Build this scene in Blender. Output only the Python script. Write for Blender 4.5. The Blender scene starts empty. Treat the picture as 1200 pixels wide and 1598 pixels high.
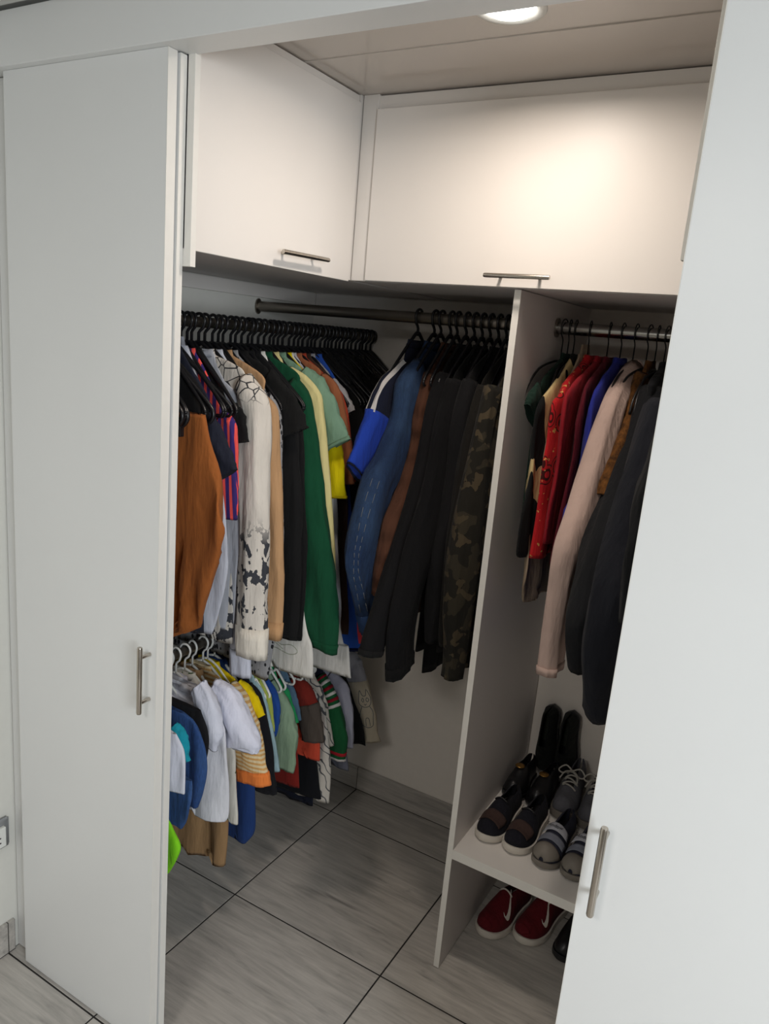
import bpy, bmesh, math, random
from mathutils import Vector, Matrix, noise
random.seed(7)
C = bpy.context.scene.collection
scn = bpy.context.scene
PI = math.pi

# ------------------------------------------------------------------ camera
CAM = Vector((1.471, -2.597, 1.958)); FPX = 1173.95
ROT = ((0.85897759, 0.50472145, 0.08610317), (0.18684914, -0.15243447, -0.97049015), (-0.47670211, 0.84971759, -0.22524457))
cam = bpy.data.objects.new('camera', bpy.data.cameras.new('camera'))
C.objects.link(cam); scn.camera = cam
cam.data.sensor_fit = 'HORIZONTAL'; cam.data.sensor_width = 36; cam.data.lens = FPX / 1200 * 36; cam.data.clip_start = .02
mw = Matrix(((ROT[0][0], -ROT[1][0], -ROT[2][0], CAM.x), (ROT[0][1], -ROT[1][1], -ROT[2][1], CAM.y), (ROT[0][2], -ROT[1][2], -ROT[2][2], CAM.z), (0, 0, 0, 1)))
cam.matrix_world = mw
def hit(px, py, ax, val):      # where the line of sight of a photo pixel meets a plane of the closet
    a, b = (px - 600) / FPX, (py - 799) / FPX
    d = Vector([ROT[0][i] * a + ROT[1][i] * b + ROT[2][i] for i in range(3)])
    return CAM + d * ((val - CAM[ax]) / d[ax])

# ------------------------------------------------------------------ light
world = bpy.data.worlds.new('world'); scn.world = world; world.use_nodes = True
bg = world.node_tree.nodes['Background']; bg.inputs[0].default_value = (.80, .88, 1, 1); bg.inputs[1].default_value = .30
def area(name, loc, target, sx, sy, energy, col):
    l = bpy.data.lights.new(name, 'AREA'); l.shape = 'RECTANGLE'; l.size = sx; l.size_y = sy; l.energy = energy; l.color = col
    o = bpy.data.objects.new(name, l); C.objects.link(o); o.location = loc
    o.rotation_euler = (Vector(target) - Vector(loc)).to_track_quat('-Z', 'Y').to_euler(); return o
area('window_daylight', (3.57, -3.20, 1.88), (.8, -1.2, .4), 1.1, 1.1, 72, (.90, .955, 1))
area('added_room_fill', (.95, -3.5, 2.50), (.9, -3.2, 0), .5, .5, 17, (1, .95, .90))  # added fill from behind the camera, brightens the closet interior
LAMP_E = 5.3
scn.view_settings.view_transform = 'Standard'; scn.view_settings.look = 'None'; scn.view_settings.gamma = 1
scn.view_settings.use_curve_mapping = False; scn.view_settings.exposure = 0.0

# ------------------------------------------------------------------ helpers
def tag(o, label=None, cat=None, group=None, kind=None):
    if label: o['label'] = label
    if cat: o['category'] = cat
    if group: o['group'] = group
    if kind: o['kind'] = kind
    return o
def thing(name, label, cat, loc=(0, 0, 0), rz=0, group=None):
    o = bpy.data.objects.new(name, None); C.objects.link(o); o.empty_display_size = .05
    o.location = loc; o.rotation_euler = (0, 0, rz); return tag(o, label, cat, group)
def link(name, me, mat=None, parent=None, label=None):
    o = bpy.data.objects.new(name, me); C.objects.link(o)
    if mat and not me.materials: me.materials.append(mat)
    if parent: o.parent = parent
    if label: o['label'] = label
    return o
def from_bm(name, bm, mat, parent=None, smooth=False, label=None):
    bmesh.ops.recalc_face_normals(bm, faces=bm.faces)
    me = bpy.data.meshes.new(name); bm.to_mesh(me); bm.free()
    if smooth:
        for p in me.polygons: p.use_smooth = True
    return link(name, me, mat, parent, label)
def add_box(bm, x0, x1, y0, y1, z0, z1, bev=0):
    vs = [bm.verts.new((x, y, z)) for x in (x0, x1) for y in (y0, y1) for z in (z0, z1)]
    fs = [bm.faces.new([vs[i] for i in f]) for f in ((0, 1, 3, 2), (4, 6, 7, 5), (0, 4, 5, 1), (2, 3, 7, 6), (0, 2, 6, 4), (1, 5, 7, 3))]
    if bev:
        es = list({e for f in fs for e in f.edges})
        bmesh.ops.bevel(bm, geom=es, offset=bev, segments=2, profile=.5, affect='EDGES')
def box(name, x0, x1, y0, y1, z0, z1, mat, parent=None, bev=0, label=None):
    bm = bmesh.new(); add_box(bm, x0, x1, y0, y1, z0, z1, bev); return from_bm(name, bm, mat, parent, label=label)
def catmull(pts, n):
    if len(pts) < 3:
        return [tuple(a + (b - a) * i / n for a, b in zip(pts[0], pts[-1])) for i in range(n + 1)]
    P = [pts[0]] + list(pts) + [pts[-1]]; out = []
    seg = len(pts) - 1
    for i in range(n + 1):
        t = i / n * seg; k = min(int(t), seg - 1); t -= k
        p0, p1, p2, p3 = P[k:k + 4]
        out.append(tuple(.5 * (2 * b + (c - a) * t + (2 * a - 5 * b + 4 * c - d) * t * t + (3 * b - a - 3 * c + d) * t ** 3) for a, b, c, d in zip(p0, p1, p2, p3)))
    return out
def add_tube(bm, pts, r, n=8, rs=None, cap=True):
    pts = [Vector(p) for p in pts]; rings = []
    up = Vector((0, 0, 1))
    t0 = (pts[1] - pts[0]).normalized()
    nrm = t0.orthogonal().normalized()
    for i, p in enumerate(pts):
        t = (pts[min(i + 1, len(pts) - 1)] - pts[max(i - 1, 0)]).normalized()
        nrm = (nrm - t * nrm.dot(t)).normalized(); b = t.cross(nrm)
        rr = rs[i] if rs else r
        rings.append([bm.verts.new(p + (nrm * math.cos(2 * PI * k / n) + b * math.sin(2 * PI * k / n)) * rr) for k in range(n)])
    for a, b in zip(rings, rings[1:]):
        for k in range(n): bm.faces.new((a[k], a[(k + 1) % n], b[(k + 1) % n], b[k]))
    if cap: bm.faces.new(rings[0]); bm.faces.new(rings[-1][::-1])
def tube(name, pts, r, mat, parent=None, n=10, label=None):
    bm = bmesh.new(); add_tube(bm, pts, r, n); return from_bm(name, bm, mat, parent, True, label)
def fixsmooth(o, ang=.7):
    for p in o.data.polygons: p.use_smooth = True
    o.data.set_sharp_from_angle(angle=ang); return o

# ------------------------------------------------------------------ materials
def lin(c):
    return tuple((x / 255 / 12.92 if x / 255 <= .04045 else ((x / 255 + .055) / 1.055) ** 2.4) for x in c) + (1,)
class N:
    def __init__(s, name, rough=.5, metal=0, spec=.5):
        s.m = bpy.data.materials.new(name); s.m.use_nodes = True; s.t = s.m.node_tree; s.b = s.t.nodes['Principled BSDF']
        s.b.inputs['Roughness'].default_value = rough; s.b.inputs['Metallic'].default_value = metal
        s.b.inputs['Specular IOR Level'].default_value = spec
        s.co = s.t.nodes.new('ShaderNodeTexCoord')
    def n(s, ty, **kw):
        x = s.t.nodes.new(ty)
        for k, v in kw.items():
            if hasattr(x, k) and not k[0].isupper(): setattr(x, k, v)
            else: x.inputs[k.replace('_', ' ')].default_value = v
        return x
    def l(s, a, b): s.t.links.new(a, b)
    def mapping(s, scale, rot=(0, 0, 0), loc=(0, 0, 0), src='Object'):
        m = s.n('ShaderNodeMapping'); m.inputs['Scale'].default_value = scale; m.inputs['Rotation'].default_value = rot; m.inputs['Location'].default_value = loc
        s.l(s.co.outputs[src], m.inputs[0]); return m.outputs[0]
    def noise(s, scale, vec, detail=3, rough=.5, dist=0):
        x = s.n('ShaderNodeTexNoise'); x.inputs['Scale'].default_value = scale; x.inputs['Detail'].default_value = detail
        x.inputs['Roughness'].default_value = rough; x.inputs['Distortion'].default_value = dist; s.l(vec, x.inputs['Vector']); return x.outputs['Fac']
    def ramp(s, fac, stops, const=False):
        r = s.n('ShaderNodeValToRGB'); r.color_ramp.interpolation = 'CONSTANT' if const else 'LINEAR'
        e = r.color_ramp.elements
        while len(e) > 1: e.remove(e[-1])
        e[0].position, e[0].color = stops[0]
        for p, c in stops[1:]:
            q = e.new(p); q.color = c
        s.l(fac, r.inputs[0]); return r.outputs[0]
    def mix(s, fac, a, b, mode='MIX'):
        m = s.n('ShaderNodeMix', data_type='RGBA', blend_type=mode)
        for v, i in ((fac, 0), (a, 6), (b, 7)):
            if isinstance(v, (int, float, tuple)): m.inputs[i].default_value = v
            else: s.l(v, m.inputs[i])
        return m.outputs[2]
    def bump(s, h, strength, dist=.002, prev=None):
        b = s.n('ShaderNodeBump'); b.inputs['Strength'].default_value = strength; b.inputs['Distance'].default_value = dist
        s.l(h, b.inputs['Height'])
        if prev: s.l(prev, b.inputs['Normal'])
        s.l(b.outputs[0], s.b.inputs['Normal']); return b.outputs[0]
    def col(s, c):
        if isinstance(c, tuple): s.b.inputs['Base Color'].default_value = c
        else: s.l(c, s.b.inputs['Base Color'])
        return s.m
def plain(name, rgb, rough=.5, metal=0, spec=.5):
    k = N(name, rough, metal, spec); v = k.mapping((1, 1, 1)); f = k.noise(30, v)
    c = lin(rgb); return k.col(k.ramp(f, [(0, tuple(x * .93 for x in c[:3]) + (1,)), (1, c)]))
_fab = {}
def fabric(rgb, pat=None, rough=.92):
    if max(rgb) < 45: rgb = tuple(int(x * .78) for x in rgb)      # black cloth
    key = (rgb, pat)
    if key in _fab: return _fab[key]
    k = N('fabric_' + (pat or 'plain'), rough, 0, .2)
    v = k.mapping((1, 1, 1)); c = lin(rgb)
    f = k.noise(9, v, 4)
    base = k.ramp(f, [(.2, tuple(x * .86 for x in c[:3]) + (1,)), (.8, tuple(min(1, x * 1.08) for x in c[:3]) + (1,))])
    z = k.n('ShaderNodeSeparateXYZ'); k.l(k.co.outputs['Object'], z.inputs[0])
    def wave(vec, sc, dist=0, bands='Z'):
        w = k.n('ShaderNodeTexWave', wave_type='BANDS', bands_direction=bands); w.inputs['Scale'].default_value = sc
        w.inputs['Distortion'].default_value = dist; k.l(vec, w.inputs[0]); return w.outputs['Fac']
    if pat == 'stripes':
        base = k.mix(k.ramp(wave(v, 22), [(.0, (0, 0, 0, 1)), (.55, (1, 1, 1, 1))], True), base, lin((206, 160, 98)))
    elif pat == 'redstripes':
        base = k.mix(k.ramp(wave(v, 14), [(.0, (0, 0, 0, 1)), (.62, (1, 1, 1, 1))], True), base, lin((235, 225, 215)))
    elif pat == 'coral':
        base = k.mix(k.ramp(wave(k.mapping((1, 1, .25), (0, .35, 0)), 16, 1.0, 'X'), [(.0, (0, 0, 0, 1)), (.6, (1, 1, 1, 1))], True), base, lin((240, 88, 82)))
    elif pat == 'ink':     # black botanical print on the lower half of a pale sleeve
        n1 = k.noise(34, k.mapping((1, 1, .6)), 3, .55, .5)
        m1 = k.ramp(n1, [(0, (0, 0, 0, 1)), (.53, (1, 1, 1, 1))], True)
        mr = k.n('ShaderNodeMapRange'); mr.inputs['From Min'].default_value = -.44; mr.inputs['From Max'].default_value = -.52; k.l(z.outputs['Z'], mr.inputs[0])
        mr2 = k.n('ShaderNodeMapRange'); mr2.inputs['From Min'].default_value = -.90; mr2.inputs['From Max'].default_value = -.86; k.l(z.outputs['Z'], mr2.inputs[0])
        mm = k.n('ShaderNodeMath', operation='MULTIPLY'); k.l(mr.outputs[0], mm.inputs[0]); k.l(mr2.outputs[0], mm.inputs[1])
        m2 = k.n('ShaderNodeMath', operation='MULTIPLY'); k.l(mm.outputs[0], m2.inputs[0]); k.l(m1, m2.inputs[1])
        vo = k.n('ShaderNodeTexVoronoi', feature='DISTANCE_TO_EDGE'); vo.inputs['Scale'].default_value = 26; k.l(v, vo.inputs['Vector'])
        vl = k.ramp(vo.outputs['Distance'], [(0, (1, 1, 1, 1)), (.035, (0, 0, 0, 1))], True)
        mr3 = k.n('ShaderNodeMapRange'); mr3.inputs['From Min'].default_value = -.13; mr3.inputs['From Max'].default_value = -.11; k.l(z.outputs['Z'], mr3.inputs[0])
        m3 = k.n('ShaderNodeMath', operation='MULTIPLY'); k.l(vl, m3.inputs[0]); k.l(mr3.outputs[0], m3.inputs[1])
        base = k.mix(m2.outputs[0], base, lin((62, 64, 70))); base = k.mix(m3.outputs[0], base, lin((60, 60, 62)))
    elif pat == 'speckle':
        vo = k.n('ShaderNodeTexVoronoi', feature='F1'); vo.inputs['Scale'].default_value = 75; k.l(k.mapping((1, 1, .6)), vo.inputs['Vector'])
        base = k.mix(k.ramp(vo.outputs['Distance'], [(0, (1, 1, 1, 1)), (.36, (0, 0, 0, 1))], True), base, lin((32, 32, 36)))
    elif pat == 'camo':
        base = k.mix(k.ramp(k.noise(16, v, 2, .5, .4), [(0, (0, 0, 0, 1)), (.53, (1, 1, 1, 1))], True), base, lin((50, 46, 36)))
        base = k.mix(k.ramp(k.noise(20, k.mapping((1, 1, 1), loc=(5, 3, 1)), 2, .5, .4), [(0, (0, 0, 0, 1)), (.57, (1, 1, 1, 1))], True), base, lin((70, 61, 46)))
    elif pat == 'denim':
        base = k.mix(k.ramp(k.noise(5, k.mapping((1, 1, .6)), 5, .6), [(.45, (0, 0, 0, 1)), (.75, (.35, .35, .35, 1))]), base, lin((96, 128, 160)))
        base = k.mix(.35, base, k.ramp(k.noise(420, k.mapping((1, 1, .12)), 1), [(.35, lin((20, 34, 60))), (.7, lin((120, 145, 175)))]), 'OVERLAY')
    elif pat == 'ornate':
        vo = k.n('ShaderNodeTexVoronoi', feature='F1'); vo.inputs['Scale'].default_value = 16; k.l(k.mapping((1, 1, .8)), vo.inputs['Vector'])
        base = k.mix(k.ramp(vo.outputs['Distance'], [(0, (0, 0, 0, 1)), (.22, (1, 1, 1, 1)), (.28, (0, 0, 0, 1)), (.36, (1, 1, 1, 1)), (.40, (0, 0, 0, 1))], True), base, lin((60, 16, 14)))
        base = k.mix(k.ramp(k.noise(60, v, 2), [(0, (0, 0, 0, 1)), (.66, (1, 1, 1, 1))], True), base, lin((196, 150, 84)))
    elif pat == 'creamblack':
        base = k.mix(k.ramp(k.noise(10, k.mapping((1, 1, .35), (0, .3, 0)), 1, .4, .8), [(0, (0, 0, 0, 1)), (.50, (1, 1, 1, 1))], True), base, lin((200, 178, 128)))
    elif pat == 'lines':
        base = k.mix(k.ramp(wave(v, 12, 9.0, 'DIAGONAL'), [(.0, (0, 0, 0, 1)), (.93, (1, 1, 1, 1))], True), base, lin((90, 92, 96)))
    elif pat == 'sprig':
        base = k.mix(k.ramp(k.noise(46, k.mapping((1, 1, .6)), 1), [(0, (0, 0, 0, 1)), (.69, (1, 1, 1, 1))], True), base, lin((70, 100, 60)))
    elif pat == 'quilt':
        pass
    elif pat == 'fur':
        base = k.ramp(k.noise(70, k.mapping((1, 1, .12), (0, .3, 0)), 5, .7), [(.35, lin((44, 27, 14))), (.7, lin((118, 76, 34)))])
    h1 = k.noise(34, k.mapping((1.3, 1.3, .28), (0, .12, 0)), 3)
    b1 = k.bump(h1, .55, .012)
    if pat == 'quilt': b1 = k.bump(wave(v, 4.2, .6), .8, .01, b1)
    h2 = k.noise(900, v, 1); k.bump(h2, .25, .0006, b1)
    k.b.inputs['Sheen Weight'].default_value = .02; k.b.inputs['Sheen Roughness'].default_value = .6
    _fab[key] = k.col(base); return _fab[key]

def laminate(name, rgb, rough=.32):
    k = N(name, rough, 0, .45); c = lin(rgb)
    f = k.noise(2.2, k.mapping((1, 1, 1)), 3)
    base = k.ramp(f, [(.25, tuple(x * .965 for x in c[:3]) + (1,)), (.75, c)])
    k.bump(k.noise(240, k.mapping((1, 1, 1)), 2), .10, .0006); return k.col(base)
M = {}
M['lam'] = laminate('white_laminate', (226, 227, 226), .34)
M['cab'] = laminate('cabinet_laminate', (228, 224, 219), .42)
M['edge'] = plain('edge_band', (232, 230, 224), .4)
M['carcass'] = laminate('carcass_board', (218, 213, 210), .5)
M['wallp'] = plain('painted_wall', (222, 221, 214), .75, 0, .2)
M['roomwall'] = plain('taupe_room_wall', (158, 150, 140), .8, 0, .2)
M['inwall'] = plain('closet_wall', (236, 230, 222), .7, 0, .2)
M['roomceil'] = plain('room_ceiling', (200, 200, 196), .6)
k = N('ceiling_panel', .13, 0, .6); M['ceil'] = k.col(k.ramp(k.noise(3, k.mapping((1, 1, 1))), [(0, lin((186, 178, 170))), (1, lin((196, 189, 181)))]))
k = N('grout', .9); M['grout'] = k.col(k.ramp(k.noise(80, k.mapping((1, 1, 1))), [(0, lin((30, 28, 27))), (1, lin((44, 41, 39)))]))
def tilemat():
    k = N('wood_look_tile', .36, 0, .45)
    oi = k.n('ShaderNodeObjectInfo'); ad = k.n('ShaderNodeVectorMath', operation='ADD')
    sc = k.n('ShaderNodeVectorMath', operation='SCALE'); k.l(oi.outputs['Random'], sc.inputs['Scale']); sc.inputs[0].default_value = (9, 17, 3)
    k.l(k.co.outputs['Object'], ad.inputs[0]); k.l(sc.outputs[0], ad.inputs[1])
    def mp(s, r=(0, 0, 0)):
        m = k.n('ShaderNodeMapping'); m.inputs['Scale'].default_value = s; m.inputs['Rotation'].default_value = r; k.l(ad.outputs[0], m.inputs[0]); return m.outputs[0]
    n1 = k.noise(1.0, mp((3.2, 26, 26), (0, 0, .1)), 6, .62, .8); n2 = k.noise(1, mp((7, 95, 95)), 4, .6); n3 = k.noise(2.4, mp((1, 1, 1)), 2)
    n4 = k.noise(1.0, mp((5.5, 30, 30), (0, 0, .13)), 3, .5, .5)
    a = k.ramp(n1, [(.28, lin((152, 148, 142))), (.5, lin((190, 185, 178))), (.74, lin((210, 205, 197)))])
    a = k.mix(.32, a, k.ramp(n2, [(.3, lin((136, 132, 127))), (.7, lin((212, 207, 199)))]))
    a = k.mix(k.ramp(n4, [(.62, (0, 0, 0, 1)), (.80, (.55, .55, .55, 1))]), a, lin((86, 83, 81)))
    a = k.mix(k.ramp(n3, [(.3, (0, 0, 0, 1)), (.8, (.25, .25, .25, 1))]), a, lin((120, 118, 122)))
    k.bump(n2, .2, .0008); return k.col(a)
M['tile'] = tilemat()
k = N('brushed_steel', .27, 1); M['steel'] = k.col(k.ramp(k.noise(1, k.mapping((400, 400, 8))), [(.2, lin((168, 160, 150))), (.8, lin((204, 197, 187)))]))
M['chrome'] = plain('rail_chrome', (176, 176, 172), .22, 1)
M['darksteel'] = plain('dull_metal_rail', (138, 132, 124), .35, 1)
M['blackplastic'] = plain('black_plastic', (22, 22, 25), .32)
M['wire'] = plain('black_wire', (26, 26, 28), .35)
M['glint'] = plain('clip_metal', (190, 190, 190), .25, 1)
M['whiteplastic'] = plain('white_plastic', (228, 229, 224), .35)
M['greyplastic'] = plain('grey_plastic', (150, 152, 154), .35)
M['dark'] = plain('dark_slot', (28, 27, 27), .6)
k = N('lamp_glow', .4); k.b.inputs['Emission Color'].default_value = (1, .97, .92, 1); k.b.inputs['Emission Strength'].default_value = 14; M['glow'] = k.col((1, 1, 1, 1))
k = N('window_glass', .02); k.b.inputs['Transmission Weight'].default_value = 1; M['glass'] = k.col((.95, 1, .98, 1))

# ------------------------------------------------------------------ room shell
CEIL = 2.6
def struct(o): return tag(o, kind='structure')
floor = struct(box('floor', -.4, 3.6, -4.6, 0, -.06, -.0010, M['grout']))
tme = {}
for i in range(-1, 5):
    for j in range(0, 7):
        x0, x1 = i * .6, i * .6 + .6
        y1 = -.208 - (j - 1) * .6; y0 = y1 - .6
        x0, x1, y0, y1 = max(x0, -.4), min(x1, 3.6), max(y0, -4.6), min(y1, 0)
        if x1 - x0 < .02 or y1 - y0 < .02: continue
        o = box('tile', x0 + .0026, x1 - .0026, y0 + .0026, y1 - .0026, -.01, 0, M['tile'], floor, .0008)
struct(box('wall_back', -.5, 3.7, 0, .1, -.06, 2.72, M['inwall']))
struct(box('wall_left', -.5, -.4, -4.7, 0, -.06, 2.72, M['wallp']))
struct(box('wall_right', 1.64, 3.7, -1.34, -1.3, 0, 2.6, M['wallp']))
struct(box('wall_closet_right', 1.62, 1.64, -1.34, 0, 0, 2.6, M['carcass']))
struct(box('wall_rear', -.5, 3.7, -4.7, -4.6, -.06, 2.72, M['roomwall']))
bm = bmesh.new()
add_box(bm, 3.6, 3.7, -4.6, -3.90, 0, 2.6); add_box(bm, 3.6, 3.7, -2.50, -1.34, 0, 2.6); add_box(bm, 3.6, 3.7, -3.90, -2.50, 0, .85); add_box(bm, 3.6, 3.7, -3.90, -2.50, 2.45, 2.6)
struct(from_bm('wall_window_side', bm, M['roomwall']))
win = struct(bpy.data.objects.new('window_1', None)); C.objects.link(win); win.location = (3.64, -3.20, .85)
bm = bmesh.new()
for a in ((-.7, -.65, 0, 1.6), (.65, .7, 0, 1.6), (-.65, .65, 0, .05), (-.65, .65, 1.55, 1.6), (-.02, .02, .05, 1.55)): add_box(bm, -.03, .03, a[0], a[1], a[2], a[3])
from_bm('window_frame', bm, M['whiteplastic'], win)
ceil = struct(box('ceiling', -.5, 3.7, -4.7, 0, CEIL + .012, CEIL + .1, M['roomceil']))
for y0, y1 in ((-1.345, -1.205), (-1.2, -.955), (-.95, -.01)):
    bm = bmesh.new(); add_box(bm, -.4, 1.64, y0, y1, CEIL, CEIL + .011, .002); from_bm('ceiling_panel', bm, M['ceil'], ceil)
for ys in (-1.2025, -.9525): box('joint_strip', -.4, 1.64, ys - .004, ys + .004, CEIL - .0025, CEIL + .004, M['ceil'], ceil, .001)
box('ceiling_panel', -.4, 3.6, -4.6, -1.436, CEIL, CEIL + .011, M['roomceil'], ceil)
# header board over the sliding doors
hd = struct(box('trim_1', -.4, 2.9, -1.420, -1.345, 2.4845, CEIL - .001, M['lam'], bev=.0015))
# tiled skirting
def skirting(name, along, pos0, pos1, cuts, h=.11, t=.011):      # tiles stand on a dark joint
    root = struct(bpy.data.objects.new(name, None)); C.objects.link(root)
    if along == 'x': box('joint', pos0, pos1, -t + .0015, -.0003, 0.0002, h - .002, M['grout'], root)
    else: box('joint', -.3997, -.4 + t - .0015, pos0, pos1, 0.0002, h - .002, M['grout'], root)
    edges = [pos0] + [c for c in sorted(cuts) if pos0 < c < pos1] + [pos1]
    for a, b in zip(edges, edges[1:]):
        if along == 'x': box('tile', a + .0015, b - .0015, -t, -.0005, .004, h, M['tile'], root, .0008)
        else: box('tile', -.3995, -.4 + t, a + .0015, b - .0015, .004, h, M['tile'], root, .0008)
    return root
skirting('baseboard_back', 'x', -.388, 1.618, [0, .6, 1.2])
skirting('baseboard_left', 'y', -4.59, -1.385, [-1.408 - .6 * i for i in range(6)])
skirting('baseboard_closet_left', 'y', -1.34, -.013, [-.208, -.808])
# wood battens on the closet walls under the wall cabinets
struct(box('trim_2', -.3995, -.382, -1.30, -.001, 2.062, 2.106, M['cab'], bev=.001))
struct(box('trim_3', -.38, .72, -.018, -.0005, 2.062, 2.106, M['cab'], bev=.001))

# ------------------------------------------------------------------ handles
def handle(parent, p0, p1, out, r=.006, so=.032, inset=.2, label=None):
    p0, p1, out = Vector(p0), Vector(p1), Vector(out)
    h = bpy.data.objects.new('handle', None)
    bm = bmesh.new(); add_tube(bm, [p0, p0 + (p1 - p0) * .02, p1 - (p1 - p0) * .02, p1], r, 16, [r * .85, r, r, r * .85])
    hb = from_bm('handle', bm, M['steel'], parent, False, label); fixsmooth(hb)
    for f in (inset, 1 - inset):
        q = p0 + (p1 - p0) * f
        bm = bmesh.new(); add_tube(bm, [q - out * so, q], r * .72, 12)
        fixsmooth(from_bm('handle_post', bm, M['steel'], hb))
    return hb
# ------------------------------------------------------------------ sliding doors
d = thing('wardrobe_sliding_door', 'white laminate sliding door with bar handle at left side of opening', 'sliding door', (-.32, -1.40, .006))
box('door_panel', 0, .533, .0005, .0245, 0, 2.478, M['lam'], d)
box('edge_strip', .5332, .5345, .0, .025, 0, 2.478, M['edge'], d, .0003)
handle(d, (.512, -.032, 1.194), (.512, -.032, 1.022), (0, -1, 0), .0066, .032, .16)
d = thing('wardrobe_sliding_door', 'white sliding door slid behind the left handled door, only its edges showing', 'sliding door', (-.395, -1.371, .006))
box('door_panel', 0, .613, .0, .018, 0, 2.476, M['lam'], d)
box('edge_strip', .6132, .6145, .0, .018, 0, 2.476, M['edge'], d, .0003)
d = thing('wardrobe_sliding_door', 'bright white sliding door with bar handle at right side of opening', 'sliding door', (1.256, -1.40, .006))
box('door_panel', .0015, .95, .0, .018, 0, 2.478, M['lam'], d)
box('edge_strip', .0, .0013, .0, .018, 0, 2.478, M['edge'], d, .0003)
handle(d, (.032, -.032, 1.194), (.032, -.032, 1.022), (0, -1, 0), .0066, .032, .16)
d = thing('end_panel', 'narrow white filler board closing the left wall cabinet beside the sliding doors', 'panel', (-.395, -1.352, 2.07))
box('board', 0, .636, 0, .016, 0, .528, M['edge'], d, .0008)
d = thing('end_panel', 'narrow filler board peeking out behind the right sliding door', 'panel', (1.247, -1.378, 2.106))
box('board', 0, .35, 0, .016, 0, .37, M['edge'], d, .0008)

# ------------------------------------------------------------------ wall cabinets
cb = thing('wall_cabinet', 'white wall cabinet on left closet wall above the row of black hangers', 'cabinet', (-.4, -.70, 2.11))
box('carcass', .0005, .60, -.635, .695, 0, .4895, M['carcass'], cb, .001)
box('corner_post', .601, .619, -.001, .044, .0, .4895, M['cab'], cb, .0008)
dr = box('door', .604, .623, -.652, -.004, -.004, .468, M['cab'], cb, .0012)
box('top_rail', .601, .615, -.652, -.002, .470, .487, M['cab'], cb, .0005)
handle(dr, (.655, -.155, .036), (.655, -.352, .032), (1, 0, 0), .006, .034, .18)
cb = thing('wall_cabinet', 'wide white wall cabinet on back wall above the jackets', 'cabinet', (.222, -.68, 2.11))
box('carcass', .0, 1.395, .002, .6795, 0, .4895, M['carcass'], cb, .001)
box('filler_post', .001, .05, -.012, .0, .0, .4895, M['cab'], cb, .0008)
dr = box('door', .052, 1.02, -.020, -.001, .001, .450, M['cab'], cb, .0012)
box('top_rail', .0, 1.395, -.008, .0, .452, .486, M['cab'], cb, .0005)
dr2 = box('door', 1.024, 1.392, -.020, -.001, .001, .450, M['cab'], cb, .0012)
handle(dr, (.432, -.052, .026), (.608, -.052, .026), (0, -1, 0), .006, .032, .2)

# ------------------------------------------------------------------ divider and shoe shelf
dv = thing('divider_panel', 'tall pale upright panel between the jackets and the shoe compartment', 'panel', (.722, -.676, 0))
box('board', 0, .018, .0015, .6625, .003, 2.108, M['carcass'], dv)
box('edge_strip', -.0002, .0182, 0, .0013, .003, 2.108, M['edge'], dv)
sh = thing('shoe_shelf', 'low white shelf carrying the shoes beside the upright panel', 'shelf', (.7405, -.676, .409))
box('board', 0, .8785, .0015, .6625, 0, .031, M['cab'], sh)
box('edge_strip', 0, .8785, 0, .0013, 0, .031, M['edge'], sh)

# ------------------------------------------------------------------ downlight
dl = thing('downlight', 'round glowing recessed light in the closet ceiling', 'ceiling light', (.80, -1.083, CEIL))
bm = bmesh.new()
prof = [(.052, -.001), (.062, -.0045), (.072, -.003), (.074, .0)]
rings = [[bm.verts.new((r * math.cos(a * PI / 24), r * math.sin(a * PI / 24), z)) for a in range(48)] for r, z in prof]
for a, b in zip(rings, rings[1:]):
    for q in range(48): bm.faces.new((a[q], a[(q + 1) % 48], b[(q + 1) % 48], b[q]))
from_bm('bezel', bm, M['whiteplastic'], dl, True)
bm = bmesh.new(); prof = [(.0005, -.012), (.025, -.0105), (.042, -.007), (.052, -.001)]
rings = [[bm.verts.new((r * math.cos(a * PI / 24), r * math.sin(a * PI / 24), z)) for a in range(48)] for r, z in prof]
for a, b in zip(rings, rings[1:]):
    for q in range(48): bm.faces.new((a[q], a[(q + 1) % 48], b[(q + 1) % 48], b[q]))
bm.faces.new(rings[0]); from_bm('diffuser', bm, M['glow'], dl, True)
l = bpy.data.lights.new('downlight_light', 'AREA'); l.shape = 'DISK'; l.size = .14; l.energy = LAMP_E; l.color = (1, .87, .76)
o = bpy.data.objects.new('downlight_light', l); C.objects.link(o); o.location = (.80, -1.083, CEIL - .014); l.spread = math.radians(168)

rl = thing('added_fill_fixture', 'added flat round fixture for the fill light, unseen behind the viewer', 'ceiling light', (.95, -3.5, CEIL))  # invented, out of view: a fixture to go with the added fill
bm = bmesh.new(); bmesh.ops.create_cone(bm, cap_ends=True, segments=40, radius1=.24, radius2=.27, depth=.05, matrix=Matrix.Translation((0, 0, -.026)))
from_bm('fill_fixture_body', bm, M['whiteplastic'], rl)
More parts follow.
